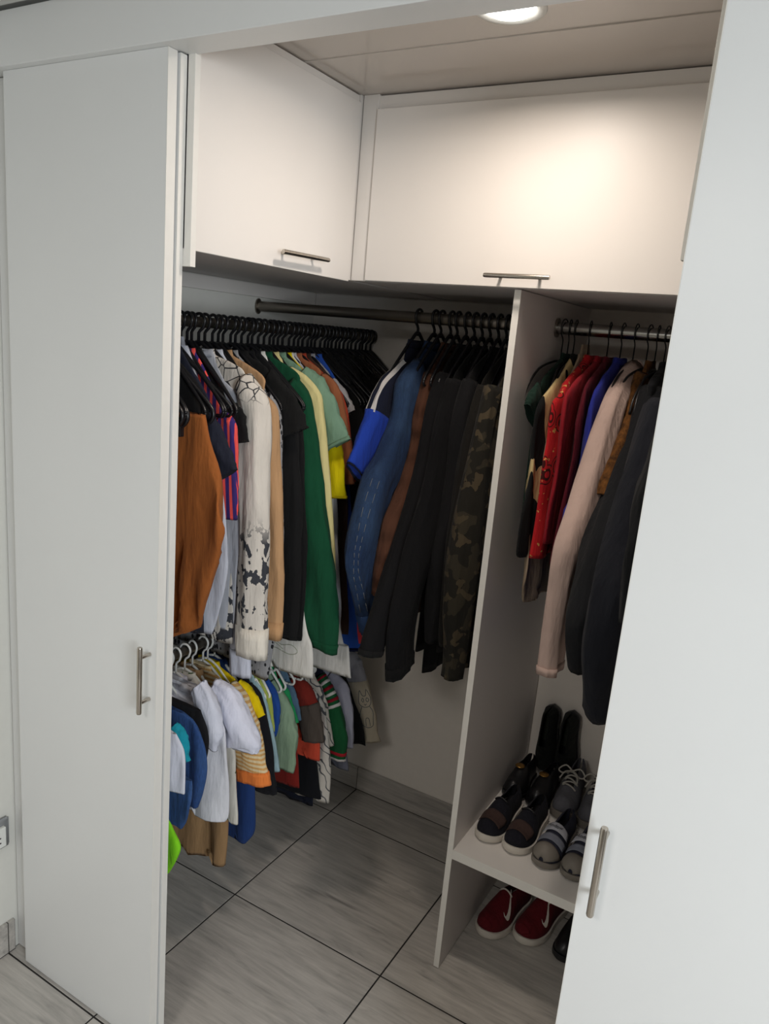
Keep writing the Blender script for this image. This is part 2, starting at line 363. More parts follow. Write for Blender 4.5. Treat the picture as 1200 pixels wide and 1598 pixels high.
# ------------------------------------------------------------------ clothes rails
def rail(label, p0, p1, rx, rz, mat, wire=False):
    p0, p1 = Vector(p0), Vector(p1); d = p1 - p0; L = d.length
    rz_ = math.atan2(d.y, d.x)
    t = thing('clothes_rail', label, 'rail', p0, rz_)
    bm = bmesh.new(); n = 20; rings = []
    for x in (0.004, L - .004): rings.append([bm.verts.new((x, rx * math.cos(2 * PI * k / n), rz * math.sin(2 * PI * k / n))) for k in range(n)])
    for k in range(n): bm.faces.new((rings[0][k], rings[0][(k + 1) % n], rings[1][(k + 1) % n], rings[1][k]))
    bm.faces.new(rings[0]); bm.faces.new(rings[1][::-1]); fixsmooth(from_bm('rail_tube', bm, mat, t))
    for x0, x1 in ((.0004, .006), (L - .006, L - .0004)):
        bm = bmesh.new(); rings = []
        for x in (x0, x1): rings.append([bm.verts.new((x, (rx + .007) * math.cos(2 * PI * k / n), (rz + .010) * math.sin(2 * PI * k / n))) for k in range(n)])
        for k in range(n): bm.faces.new((rings[0][k], rings[0][(k + 1) % n], rings[1][(k + 1) % n], rings[1][k]))
        bm.faces.new(rings[0]); bm.faces.new(rings[1][::-1]); fixsmooth(from_bm('bracket', bm, M['darksteel'], t))
    return t
rail('oval metal rail under the back cabinet carrying the dark jackets', (-.4, -.354, 2.030), (.722, -.354, 2.030), .010, .018, M['darksteel'])
rail('metal rail along the left wall hidden under black hanger hooks', (-.10, -1.335, 1.955), (-.10, -.001, 1.955), .008, .015, M['darksteel'])
rail('low rail along the left wall carrying the white hangers', (-.10, -1.335, .955), (-.10, -.001, .955), .008, .015, M['darksteel'])
rail('round chrome rail over the shoe compartment', (.7405, -.35, 2.030), (1.6195, -.35, 2.030), .016, .018, M['chrome'])

# ------------------------------------------------------------------ hangers
RODS = {'L': dict(ax=1, c=-.10, z=1.955, rz=0), 'K': dict(ax=1, c=-.10, z=.955, rz=0),
        'B': dict(ax=0, c=-.354, z=2.030, rz=-PI / 2), 'R': dict(ax=0, c=-.35, z=2.030, rz=-PI / 2)}
def rod_loc(rod, t, dz):
    r = RODS[rod]; return (r['c'], t, r['z'] + dz) if r['ax'] == 1 else (t, r['c'], r['z'] + dz)
def hook_pts(rh, stem):
    p = [(rh * math.cos(a), 0, rh * math.sin(a)) for a in [math.radians(200 - i * 15) for i in range(16)]]
    return p + [(rh * .72, 0, -rh * .95), (rh * .25, 0, -rh * 1.35), (0, 0, -rh * 1.7), (0, 0, -stem)]
def hanger(kind, name, label, cat, group, loc, rz, rh=.0205, aw=1.0):
    t = thing(name, label, cat, loc, rz, group)
    if kind == 'black':
        tube('hook', hook_pts(rh, .062), .0046, M['blackplastic'], t, 8)
        bm = bmesh.new()
        pts = catmull([(x * aw, 0, z * (1 if aw == 1 else .86)) for x, z in ((-.212, -.228), (-.195, -.206), (-.12, -.144), (-.03, -.074), (0, -.060), (.03, -.074), (.12, -.144), (.195, -.206), (.212, -.228))], 28)
        add_tube(bm, pts, .0055, 8, [.004 + .0018 * math.sin(PI * i / 28) for i in range(29)]); from_bm('shoulder_arm', bm, M['blackplastic'], t, True)
        tube('trouser_bar', catmull([(x * aw, 0, z * (1 if aw == 1 else .86)) for x, z in ((-.212, -.228), (-.205, -.240), (-.18, -.244), (0, -.240), (.18, -.244), (.205, -.240), (.212, -.228))], 18), .0038, M['blackplastic'], t, 8)
    elif kind == 'clip':       # velvet trouser hanger, deep curved lower bar with clips
        tube('hook', hook_pts(rh, .075), .0030, M['blackplastic'], t, 8)
        bm = bmesh.new()
        add_tube(bm, catmull([(-.19, 0, -.26), (-.205, 0, -.235), (-.18, 0, -.20), (-.05, 0, -.09), (0, 0, -.072), (.05, 0, -.09), (.18, 0, -.20), (.205, 0, -.235), (.19, 0, -.26), (.16, 0, -.268)], 36), .006, 8)
        from_bm('shoulder_arm', bm, M['blackplastic'], t, True)
        tube('trouser_bar', [(-.175, 0, -.268), (.175, 0, -.268)], .005, M['blackplastic'], t, 8)
        for u in (-.17, .15, .18):
            cl = box('clip', u - .006, u + .006, -.008, .008, -.29, -.255, M['blackplastic'], t, .002)
            tube('clip_spring', [(u + .004, -.011, -.262), (u + .004, -.011, -.282)], .002, M['glint'], cl, 6)
    elif kind == 'wire':
        tube('hook', hook_pts(rh, .10), .0019, M['wire'], t, 8)
        bm = bmesh.new()
        add_tube(bm, catmull([(-.20, 0, -.215), (-.185, 0, -.175), (-.13, 0, -.125), (-.05, 0, -.103), (0, 0, -.10), (.05, 0, -.103), (.13, 0, -.125), (.185, 0, -.175), (.20, 0, -.215)], 32), .0034, 8)
        from_bm('shoulder_arm', bm, M['wire'], t, True)
        tube('trouser_bar', catmull([(-.20, 0, -.215), (0, 0, -.208), (.20, 0, -.215)], 12), .003, M['wire'], t, 8)
        for u in (-.17, .17): tube('clip_spring', [(u, .0, -.205), (u, .0, -.235)], .0028, M['glint'], t, 6)
    elif kind == 'white':      # small child's hanger with a notch hook at each end of the arms
        tube('hook', hook_pts(rh, .066), .0034, M['whiteplastic'], t, 8)
        bm = bmesh.new()
        for s in (-1, 1):
            p = catmull([(0, 0, -.062), (s * .035, 0, -.074), (s * .085, 0, -.112), (s * .096, 0, -.124), (s * .094, 0, -.140), (s * .104, 0, -.150), (s * .116, 0, -.144), (s * .118, 0, -.136), (s * .13, 0, -.146), (s * .155, 0, -.172), (s * .166, 0, -.188), (s * .160, 0, -.202), (s * .142, 0, -.204)], 40)
            add_tube(bm, p, .0042, 8)
        from_bm('shoulder_arm', bm, M['whiteplastic'], t, True)
        tube('trouser_bar', catmull([(-.142, 0, -.204), (0, 0, -.198), (.142, 0, -.204)], 12), .0034, M['whiteplastic'], t, 8)
    return t
def copy_tree(o, parent=None):
    c = o.copy(); C.objects.link(c)
    if parent: c.parent = parent
    for ch in o.children: copy_tree(ch, c)
    return c
PROTO = {}
def put_hanger(kind, rod, t, label, group, jitter=.0):
    rz = RODS[rod]['rz'] + random.uniform(-jitter, jitter)
    key = (kind, rod)
    if key not in PROTO:
        nm = {'black': 'clothes_hanger', 'clip': 'trouser_hanger', 'wire': 'wire_hanger', 'white': 'child_hanger'}[kind]
        PROTO[key] = h = hanger(kind, nm, label, 'hanger', group, rod_loc(rod, t, .004), rz, {'R': .0225, 'B': .0225}.get(rod, .0195), .74 if rod == 'B' else 1.0); return h
    h = copy_tree(PROTO[key]); h.location = rod_loc(rod, t, .004); h.rotation_euler = (0, 0, rz); h['label'] = label; h['group'] = group
    return h

# ------------------------------------------------------------------ garments
def sg(x, p): return math.copysign(abs(x) ** p, x)
def skin_rings(bm, rings, cap_in=.03, axis=None):
    m = len(rings[0])
    vr = [[bm.verts.new(p) for p in r] for r in rings]
    for a, b in zip(vr, vr[1:]):
        for k in range(m): bm.faces.new((a[k], a[(k + 1) % m], b[(k + 1) % m], b[k]))
    for end, nb in ((vr[0], vr[1]), (vr[-1], vr[-2])):
        c = sum((v.co for v in end), Vector()) / m; d = (sum((v.co for v in nb), Vector()) / m - c)
        if d.length > 1e-6: d = d.normalized()
        inner = [bm.verts.new(c + (v.co - c) * .82 + d * cap_in) for v in end]
        for k in range(m): bm.faces.new((end[k], end[(k + 1) % m], inner[(k + 1) % m], inner[k]))
        bm.faces.new(inner)
def body_rings(prof, thick, seed, fold, m=44, skew=0):
    """prof: (z, halfwidth) from neck to hem"""
    rings = []; z0, z1 = prof[0][0], prof[-1][0]
    pr = catmull([(a, b) for a, b in prof], 34) if len(prof) < 8 else prof
    for i, (z, a) in enumerate(pr):
        d = (z0 - z) / max(.01, z0 - z1)
        bt = thick * (.55 + .45 * min(1, d * 4))
        ring = []
        for k in range(m):
            th = 2 * PI * k / m
            u = a * sg(math.cos(th), .75); w = bt * sg(math.sin(th), .8)
            f = noise.noise(Vector((u * 13 + seed * 7.1, z * 1.3, seed * 3.3)))
            f2 = noise.noise(Vector((u * 34 + seed * 1.7, z * 2.6, seed)))
            w += fold * min(1, d * 2.2) * (f * 1.4 + f2 * .8 + .35 * math.sin(u * 62 + seed + 3 * noise.noise(Vector((seed, z * 1.5, u * 4)))))
            w += math.copysign(fold * .35 * f2, w) if abs(w) > 1e-5 else 0
            uu = u * (1 + .05 * noise.noise(Vector((seed, z * 5, 1 if u > 0 else 9)))) + skew * d
            ring.append(Vector((uu, w, z + .008 * noise.noise(Vector((u * 10, seed, 3))) * d)))
        rings.append(ring)
    return rings
def sleeve_rings(out, aw, bw, seed, m=26, side=1, clampu=9, wshift=0, n=30):
    pts = catmull(out, n); rings = []
    for i, (u, z) in enumerate(pts):
        a_, b_ = pts[max(0, i - 1)], pts[min(n, i + 1)]
        T = Vector((b_[0] - a_[0], b_[1] - a_[1]))
        if T.length < 1e-6: T = Vector((0, -1))
        T.normalize(); nin = Vector((T.y, -T.x))
        s = i / n; x = s * (len(aw) - 1); j = min(int(x), len(aw) - 2); a = aw[j] + (aw[j + 1] - aw[j]) * (x - j)
        b = bw * (.8 + .3 * math.sin(PI * min(1, s * 1.1)))
        cu, cz = u + nin.x * a, z + nin.y * a
        ring = []
        for k in range(m):
            th = 2 * PI * k / m
            r = 1 + .16 * noise.noise(Vector((math.cos(th) * 1.4 + seed * 5, math.sin(th) * 1.4, s * 5 + seed))) + .11 * noise.noise(Vector((math.cos(th) * 3 + seed, math.sin(th) * 3, s * 13)))
            cu_ = sg(math.cos(th), .85) * a * r; cw = sg(math.sin(th), .85) * b * (1 + .45 * noise.noise(Vector((th * 2 + seed, s * 3, seed * 2))))
            U = cu - nin.x * cu_; Z = cz - nin.y * cu_
            U = min(U, clampu) * side
            ring.append(Vector((U, cw + wshift * s, Z)))
        rings.append(ring)
    return rings
LOG = []; SURF = {}
def on_surf(rings, kf, fi, lift=.0018):
    m = len(rings[0]); fi = max(0, min(fi, len(rings) - 1.001)); i = int(fi); a = fi - i; k = int(math.floor(kf)); b = kf - k
    p = rings[i][k % m].lerp(rings[i][(k + 1) % m], b).lerp(rings[i + 1][k % m].lerp(rings[i + 1][(k + 1) % m], b), a)
    c = sum(rings[i], Vector()) / m; n_ = (p - c); n_.z = 0; return p + n_.normalized() * lift
def strip(rings, k0, k1, i0, i1, mat, parent, name='stripe', n=24):
    bm = bmesh.new(); rows = [[bm.verts.new(on_surf(rings, k0 + (k1 - k0) * j / 4, i0 + (i1 - i0) * i / n, .0025)) for j in range(5)] for i in range(n + 1)]
    for a, b in zip(rows, rows[1:]):
        for j in range(4): bm.faces.new((a[j], a[j + 1], b[j + 1], b[j]))
    return from_bm(name, bm, mat, parent, True)
def drawing(rings, kc, ic, kw, iw, lines, mat, parent, r=.0011):
    bm = bmesh.new()
    for ln in lines:
        q = catmull([(x, y) for x, y in ln], max(6, len(ln) * 5)); add_tube(bm, [on_surf(rings, kc + x * kw, ic + y * iw, .0016) for x, y in q], r, 5)
    return from_bm('printed_drawing', bm, mat, parent, True)
def garment(name, label, cat, rgb, rod, t, out, hem=None, pat=None, sleeve=None, bw=.016, thick=.011, fold=.008, hw=None, spat=None, srgb=None,
            cuff=None, neckdz=-.076, group=None, band=None, wshift=0, rot=0, clamp=None, waist=1, collar=True, neckw=.055, hemband=None, other=True, strips=None):
    """out: photo outline of the outer edge (shoulder end to cuff, or whole side of a drape) measured in the garment's own hanging plane."""
    r = RODS[rod]; loc = rod_loc(rod, t, neckdz)
    seed = (len(LOG) * 1.37) % 50 + 1
    def uz(p):
        h = hit(p[0], p[1], r['ax'], t); u = (h.x - r['c']) if r['ax'] == 1 else -(h.y - r['c'])
        return (u, h.z - loc[2])
    def uz2(p):        # (px, py) or ready (u, z) in metres
        return (p[0], p[1] - loc[2]) if abs(p[0]) < 3 else uz(p)
    O = [uz2(p) for p in out]
    LOG.append((label[:34], [(round(a, 2), round(b, 2)) for a, b in O]))
    g = thing(name, label, cat, loc, r['rz'] + rot, group)
    mat = fabric(rgb, pat)
    top = [(0.004, neckw * .8), (-.012, neckw * 1.15)]
    if sleeve:
        su, sz = O[0]; hb = hw or min(su - .012, .20)
        hz = (uz2(hem)[1] if isinstance(hem, tuple) else (hem - loc[2])) if hem is not None else O[-1][1]
        zs = min(sz, -.05)
        prof = top + [(zs * .5, neckw + (hb - neckw) * .55), (zs * .95, hb), (zs - .05, hb), (zs + (hz - zs) * .4, hb * .97 * waist), (zs + (hz - zs) * .75, hb * .98), (hz, hb * 1.0)]
    else:
        hz = O[-1][1]; prof = top + [(z, max(.03, u)) for u, z in O] if neckw > 0 else [(z, max(.03, u)) for u, z in O]
        prof.sort(key=lambda q: -q[0])
    prof = catmull(prof, 36)
    if clamp: prof = [(z, min(u, clamp)) for z, u in prof]
    br_ = body_rings(prof, thick, seed, fold)
    bm = bmesh.new(); skin_rings(bm, br_); bo = from_bm('body', bm, mat, g, True); SURF[label + '/body'] = (br_, bo)
    if hemband:
        hr = [(z, u + .0025) for z, u in prof if z < hz + hemband[1]]
        if len(hr) > 2:
            bm = bmesh.new(); skin_rings(bm, body_rings(prof, thick + .0035, seed, fold)[len(prof) - len(hr):], .006)
            from_bm('hem_band', bm, fabric(hemband[0]), g, True, label=hemband[2] if len(hemband) > 2 else None)
    if sleeve:
        smat = fabric(srgb or rgb, spat if spat != None else (pat if not srgb else None))
        for side in (1, -1) if other else (1,):
            bm = bmesh.new(); lim = 9 if side == 1 else (clamp or .27)
            oo = O if side == 1 else [(min(u, lim), z) for u, z in O]
            sr = sleeve_rings(oo, sleeve, bw, seed + side, side=side, wshift=wshift, clampu=lim + (0 if side == 1 else .015))
            skin_rings(bm, sr, .02); so = from_bm('sleeve', bm, smat, g, True)
            if side == 1:
                SURF[label] = (sr, so)
                for st in (strips or []): strip(sr, *st[:4], fabric(st[4]), so)
            if pat == 'denim' and side == 1:
                for kk, i0 in ((1, 15), (3, 15)):
                    pts_ = [sr[i][kk] + (sr[i][kk] - sum(sr[i], Vector()) / len(sr[i])).normalized() * .0015 for i in range(i0, 30)]
                    tube('seam', pts_, .0012, fabric((190, 170, 130)), so, None, 6) if False else None
                    bm = bmesh.new()
                    for a_, b_ in zip(pts_[::1], pts_[1::1]): add_tube(bm, [a_, a_.lerp(b_, .62)], .0008, 5)
                    from_bm('stitching', bm, fabric((126, 130, 132)), so, True)
            if cuff:
                k0 = cuff[1]
                cr = [[c + (v - c) * 1.07 for v in ring] for ring in sr[-k0:] for c in [sum(ring, Vector()) / len(ring)]]
                bm = bmesh.new(); skin_rings(bm, cr, .004); from_bm('cuff', bm, fabric(cuff[0]), so, True)
            if band and side == 1:
                for (b0, b1, brgb, wfac) in band:
                    br = [[c + (v - c) * 1.05 for v in ring] for ring in sr[b0:b1] for c in [sum(ring, Vector()) / len(ring)]]
                    bm = bmesh.new(); skin_rings(bm, br, .002); from_bm('stripe', bm, fabric(brgb), so, True)
    if collar:
        bm = bmesh.new()
        ring = [Vector((neckw * 1.05 * sg(math.cos(2 * PI * q / 24), .9), (thick * .75 + .002) * math.sin(2 * PI * q / 24), -.006 - .01 * (1 - abs(math.cos(2 * PI * q / 24))))) for q in range(24)]
        lo = [v * 1.0 + Vector((v.x * .12, 0, -.010)) for v in ring]; hi = [Vector((v.x * .95, v.y, v.z + .012)) for v in ring]
        skin_rings(bm, [lo, ring, hi], .003); from_bm('collar', bm, mat, g, True)
    return g

BK = (26, 26, 28)
# ---- left rail, front to back
for t, lab in ((-1.135, 'black trousers folded over a hanger behind the clip hangers'), (-1.11, 'second folded black trousers over a hanger, above the navy shirt')):
    garment('trousers', lab, 'clothes', BK, 'L', t, [(.09, 1.835), (.15, 1.785), (.175, 1.745), (.178, 1.715)], thick=.013, fold=.006, neckw=.03)
gl = 'dark clothes at the door end of the left rail'
for i, t in enumerate((-1.265, -1.235)):
    garment('top', 'black top bunched beside the sliding door edge on left rail', 'clothes', BK, 'L', t, [(.14, 1.80), (.17, 1.62)], hem=1.45, sleeve=(.05, .05), group='black tops beside the door edge')
garment('trousers', 'rust brown trousers draped in loose folds from a black clip hanger', 'clothes', (158, 92, 44), 'L', -1.165, [(322, 648), (328, 682), (338, 745), (348, 795), (352, 825), (346, 855), (336, 885), (322, 930), (309, 965), (296, 985), (.05, 1.05)], thick=.024, fold=.030, neckw=0, collar=False, neckdz=-.262)
garment('polo_shirt', 'dark navy short sleeved shirt right behind the rust trousers', 'clothes', (34, 37, 50), 'L', -1.085, [(332, 640), (345, 672), (360, 705), (371, 732)], hem=(322, 990), sleeve=(.045, .05, .062), bw=.02, hw=.17, fold=.014, hemband=((196, 200, 212), .03))
garment('shirt', 'pale blue shirt between the navy shirt and the striped top', 'clothes', (196, 200, 212), 'L', -1.06, [(340, 700), (356, 800), (358, 880), (350, 930), (332, 990)], fold=.012, thick=.012)
garment('football_shirt', 'purple shirt with coral pink stripes behind the navy shirt', 'clothes', (62, 46, 112), 'L', -1.035, [(352, 640), (368, 665), (371, 740), (372, 812)], hem=1.25, sleeve=(.03, .035, .05), pat='coral', bw=.014)
garment('t_shirt', 'black short sleeved shirt in front of the white shirts', 'clothes', BK, 'L', -1.01, [(368, 628), (382, 650), (388, 690)], hem=1.2, sleeve=(.04, .05, .05), bw=.012, hw=.15)
garment('shirt', 'white cotton shirt with long sleeve next to the floral one', 'clothes', (214, 217, 228), 'L', -.925, [(376, 600), (386, 640), (386, 700), (384, 800), (384, 900), (388, 1000), (392, 1058)], hem=1.06, sleeve=(.03, .035, .035, .04), bw=.016, cuff=((218, 221, 234), 5), fold=.012)
garment('blouse', 'grey white crumpled blouse hanging behind the rust trousers', 'clothes', (188, 190, 198), 'L', -.965, [(350, 590), (378, 640), (378, 800), (374, 880), (366, 950), (360, 985)], fold=.012)
garment('blouse', 'off-white blouse with black ink flower print on long sleeve', 'clothes', (216, 209, 199), 'L', -.96, [(388, 582), (404, 602), (416, 632), (418, 700), (418, 800), (416, 900), (414, 960), (414, 1030)], hem=1.02, sleeve=(.035, .046, .048, .048, .05, .052), pat='ink', bw=.030, cuff=((226, 219, 206), 4), fold=.008, hw=.17)
garment('shirt', 'camel tan long sleeved shirt hanging behind the floral blouse', 'clothes', (190, 150, 110), 'L', -.885, [(392, 590), (415, 615), (433, 640), (437, 720), (442, 860), (441, 920), (437, 1000)], hem=1.05, sleeve=(.035, .045, .045, .045, .045), bw=.02, cuff=((186, 146, 106), 3), hw=.18)
garment('blouse', 'grey blouse speckled with black behind the camel shirt', 'clothes', (150, 150, 152), 'L', -.86, [(420, 612), (437, 650), (440, 740), (441, 830), (437, 920), (428, 1000), (418, 1062)], hem=.92, sleeve=(.035, .04, .04, .045, .05), pat='speckle', bw=.014)
garment('t_shirt', 'black t-shirt with wide sleeve in front of the green jumper', 'clothes', (32, 31, 32), 'L', -.815, [(424, 578), (448, 602), (470, 638), (480, 668)], hem=1.2, sleeve=(.04, .06, .075), bw=.016)
garment('jumper', 'black long sleeved jumper hanging beside the camel shirt', 'clothes', (30, 30, 31), 'L', -.785, [(436, 600), (458, 650), (466, 720), (470, 820), (468, 920), (462, 1000)], hem=1.0, sleeve=(.04, .05, .055, .055, .05), bw=.02, fold=.006)
garment('jumper', 'black jumper whose sleeve touches the green sweatshirt', 'clothes', (27, 27, 29), 'L', -.755, [(446, 600), (466, 640), (474, 720), (478, 820), (476, 930), (470, 1000)], hem=1.0, sleeve=(.04, .05, .055, .05), bw=.018)
garment('sweatshirt', 'bottle green sweatshirt with a full rounded sleeve', 'clothes', (19, 76, 50), 'L', -.70, [(462, 588), (482, 618), (494, 680), (504, 760), (514, 830), (522, 895), (524, 950), (526, 1000), (523, 1022)], hem=(460, 1000), sleeve=(.04, .05, .06, .075, .085, .085, .06, .045), bw=.026, cuff=((18, 74, 48), 4), fold=.008, hw=.17)
garment('cardigan', 'pale yellow long sleeved cardigan above the green sweatshirt', 'clothes', (226, 214, 152), 'L', -.665, [(452, 572), (478, 588), (500, 614), (506, 650), (512, 720), (518, 800), (523, 880), (524, 960)], hem=1.02, sleeve=(.03, .032, .032, .032, .03), bw=.014, wshift=.0)
garment('polo_shirt', 'mint green short sleeved polo with a turned sleeve hem', 'clothes', (124, 158, 134), 'L', -.63, [(478, 572), (502, 590), (520, 620), (534, 655), (546, 686)], hem=1.0, sleeve=(.035, .05, .06, .065), bw=.022, cuff=((118, 152, 128), 3))
garment('t_shirt', 'bright yellow t-shirt peeking out under the mint polo', 'clothes', (226, 208, 8), 'L', -.60, [(486, 590), (510, 620), (528, 680), (537, 730), (540, 778)], hem=1.4, sleeve=(.03, .04, .05, .055), bw=.014, cuff=((222, 200, 6), 2))
garment('shirt', 'white long shirt hanging behind the yellow t-shirt', 'clothes', (190, 190, 196), 'L', -.575, [(492, 600), (516, 640), (524, 760), (528, 860), (532, 940), (530, 990)], hem=1.05, sleeve=(.03, .035, .035), bw=.012, srgb=(186, 186, 194))
garment('t_shirt', 'copper brown short sleeved shirt behind the mint polo', 'clothes', (158, 98, 66), 'L', -.545, [(506, 582), (526, 600), (541, 650), (551, 720), (553, 756)], hem=1.1, sleeve=(.03, .04, .045), bw=.016)
garment('t_shirt', 'rust red shirt sleeve showing beside the copper shirt', 'clothes', (168, 66, 44), 'L', -.52, [(514, 592), (536, 622), (549, 690), (555, 752)], hem=1.2, sleeve=(.03, .035, .04), bw=.012)
garment('dress', 'long dark brown dress with a beaded edge behind the white shirt', 'clothes', (62, 44, 36), 'L', -.495, [(520, 600), (538, 700), (540, 820), (541, 900), (540, 990)], fold=.01)
garment('t_shirt', 'light grey t-shirt sleeve next to the rust red shirt', 'clothes', (172, 170, 172), 'L', -.47, [(522, 590), (540, 612), (554, 640)], hem=1.15, sleeve=(.03, .04, .045), bw=.014)
garment('sports_jacket', 'bright blue windbreaker with coral stripe and navy hem', 'clothes', (48, 92, 190), 'L', -.43, [(528, 620), (545, 760), (552, 880), (560, 950), (564, 1016)], hem=.84, sleeve=(.04, .045, .05, .055, .065), bw=.024, cuff=((24, 30, 66), 2), hw=.17, hemband=((24, 30, 66), .015), strips=[(-1.6, .6, 19, 28, (232, 74, 84))])
darkl = [(-.40, (548, 600, 568, 660, 572, 800), (24, 24, 25)), (-.365, (552, 600, 574, 660, 578, 820), (30, 29, 27)), (-.33, (556, 596, 580, 650, 584, 800), (22, 22, 24)), (-.295, (562, 592, 586, 640, 590, 800), (38, 36, 32)),
         (-.26, (568, 588, 592, 630, 596, 800), (26, 26, 28)), (-.225, (574, 586, 600, 626, 604, 800), (34, 33, 30)), (-.19, (580, 584, 606, 620, 610, 800), (24, 24, 25)), (-.155, (586, 582, 612, 616, 616, 800), (46, 44, 40))]
for t, e, c in darkl:
    garment('jacket', 'dark jacket deep in the corner end of the left rail', 'clothes', c, 'L', t, [(e[0], e[1]), (e[2], e[3]), (e[4], e[5]), (e[4] - 4, 960)], hem=1.0, sleeve=(.035, .045, .045, .04), bw=.016, group='dark jackets in the corner end of the left rail')
# white hems below the long garments
garment('shirt', 'white shirt hem with a leaf drawing under the green sweatshirt', 'clothes', (222, 220, 214), 'L', -.735, [(440, 620), (462, 700), (468, 900), (478, 980), (486, 1010), (488, 1060)], thick=.014, fold=.006)
garment('shirt', 'white shirt hem with drawn figures under the green cuff', 'clothes', (220, 218, 214), 'L', -.59, [(500, 620), (515, 700), (522, 900), (535, 1000), (546, 1012), (548, 1058)], thick=.014, fold=.006)

# hooks and hangers along the left rail
for i in range(50):
    t = -1.30 + i * .0259 + random.uniform(-.006, .006)
    put_hanger('clip' if i in (0, 1, 3, 4, 6) else 'black', 'L', t, 'black trouser hanger with clips near the sliding door' if i in (0, 1, 3, 4, 6) else 'black plastic hanger in the packed row on the left rail',
               'black clip hangers by the door' if i in (0, 1, 3, 4, 6) else 'black hangers on the left rail', .24)

# ---- back rail, left to right
garment('tracksuit_top', 'navy sports top with royal blue sleeves and white shoulder stripes', 'clothes', (26, 30, 48), 'B', .275, [(628, 562), (600, 590), (583, 622), (572, 655), (556, 695), (543, 724)], hem=1.25, sleeve=(.04, .05, .055, .06), bw=.024, srgb=(26, 30, 48), clamp=.30, band=[(15, 30, (34, 66, 170), 1)], fold=.008, strips=[(-3.6, -1.6, 0, 15.5, (205, 202, 200)), (.4, 2.6, 0, 15.5, (205, 202, 200))])
garment('denim_jacket', 'blue denim jacket with a long stitched sleeve', 'clothes', (44, 64, 96), 'B', .335, [(650, 560), (626, 594), (618, 650), (600, 700), (574, 745), (552, 830), (545, 880), (553, 930), (568, 992)], hem=1.1, pat='denim', sleeve=(.045, .055, .06, .065, .07, .06, .04), bw=.038, cuff=((40, 62, 98), 3), clamp=.31, fold=.008)
garment('padded_jacket', 'brown quilted jacket between the denim and black jackets', 'clothes', (84, 54, 40), 'B', .395, [(668, 580), (652, 640), (646, 700), (628, 760), (606, 810), (592, 870), (585, 930)], hem=1.05, pat='quilt', sleeve=(.045, .05, .055, .05, .045), bw=.032, clamp=.31)
garment('hoodie', 'long black hoodie behind the denim cuff', 'clothes', (24, 24, 26), 'B', .45, [(690, 580), (672, 640), (650, 740), (622, 840), (592, 930), (574, 990), (566, 1024)], hem=.95, sleeve=(.045, .055, .06, .06, .05), bw=.034, cuff=((30, 30, 32), 3), clamp=.31)
garment('coat', 'black coat reaching lowest of the back row', 'clothes', (20, 20, 22), 'B', .505, [(706, 590), (688, 660), (668, 760), (638, 860), (616, 950), (607, 1010), (608, 1062)], hem=.90, sleeve=(.045, .055, .065, .065, .06), bw=.036, clamp=.31, cuff=((18, 18, 20), 3))
garment('jacket', 'black shiny jacket to the right of the long black coat', 'clothes', (28, 28, 30), 'B', .56, [(728, 590), (712, 660), (700, 760), (680, 860), (670, 950), (668, 1004)], hem=1.0, sleeve=(.045, .05, .055, .055, .05), bw=.03, clamp=.31)
garment('jacket', 'black olive tinted jacket beside the camouflage one', 'clothes', (34, 32, 28), 'B', .61, [(750, 600), (730, 680), (714, 780), (700, 880), (692, 950), (690, 1010)], hem=1.02, sleeve=(.045, .05, .05, .05), bw=.026, clamp=.31)
garment('jacket', 'camouflage jacket next to the pale upright panel', 'clothes', (40, 38, 32), 'B', .665, [(766, 600), (748, 680), (728, 780), (712, 880), (704, 960), (702, 1020), (697, 1062)], hem=.98, pat='camo', sleeve=(.04, .05, .055, .055, .05, .04), bw=.034, clamp=.31)
for i, t in enumerate((.278, .338, .362, .397, .42, .452, .48, .507, .534, .562, .588, .612, .640, .667, .69)):
    put_hanger('black', 'B', t, 'black hanger hooked over the oval rail under the back cabinet', 'black hangers on the back rail', .05)

# ---- right compartment
garment('t_shirt', 'dark green t-shirt next to the upright panel in the shoe compartment', 'clothes', (24, 46, 38), 'R', .785, [(838, 598), (828, 612), (821, 630)], hem=1.42, sleeve=(.04, .05, .06), bw=.016, hw=.19, clamp=.31)
garment('blouse', 'black and cream patterned blouse beside the red scarf dress', 'clothes', (24, 25, 26), 'R', .815, [(848, 625), (838, 670), (826, 750), (814, 800), (803, 840), (808, 870)], pat='creamblack', fold=.010, thick=.016, clamp=.31)
garment('trousers', 'beige trousers with dark edge low behind the red dress', 'clothes', (150, 132, 112), 'R', .835, [(862, 660), (840, 800), (824, 870), (818, 915), (822, 940)], clamp=.31, fold=.01)
garment('dress', 'bright red printed dress with ornate pattern and tassel hem', 'clothes', (176, 26, 32), 'R', .855, [(872, 612), (860, 640), (852, 700), (838, 770), (822, 830), (816, 878)], pat='ornate', fold=.016, thick=.020, clamp=.31)
garment('dress', 'plain crimson dress beside the printed red one', 'clothes', (140, 24, 36), 'R', .885, [(890, 605), (878, 640), (868, 720), (856, 790), (850, 850)], fold=.010, thick=.015, clamp=.31)
garment('dress', 'dark wine red dress in front of the royal blue one', 'clothes', (86, 18, 32), 'R', .91, [(914, 600), (898, 650), (888, 720), (874, 800), (860, 880)], fold=.010, thick=.014, clamp=.31)
garment('dress', 'royal blue long dress behind the pinkish beige coat', 'clothes', (36, 44, 130), 'R', .94, [(930, 610), (912, 680), (894, 760), (872, 840), (852, 920), (838, 990), (846, 1030)], fold=.014, thick=.018, clamp=.33)
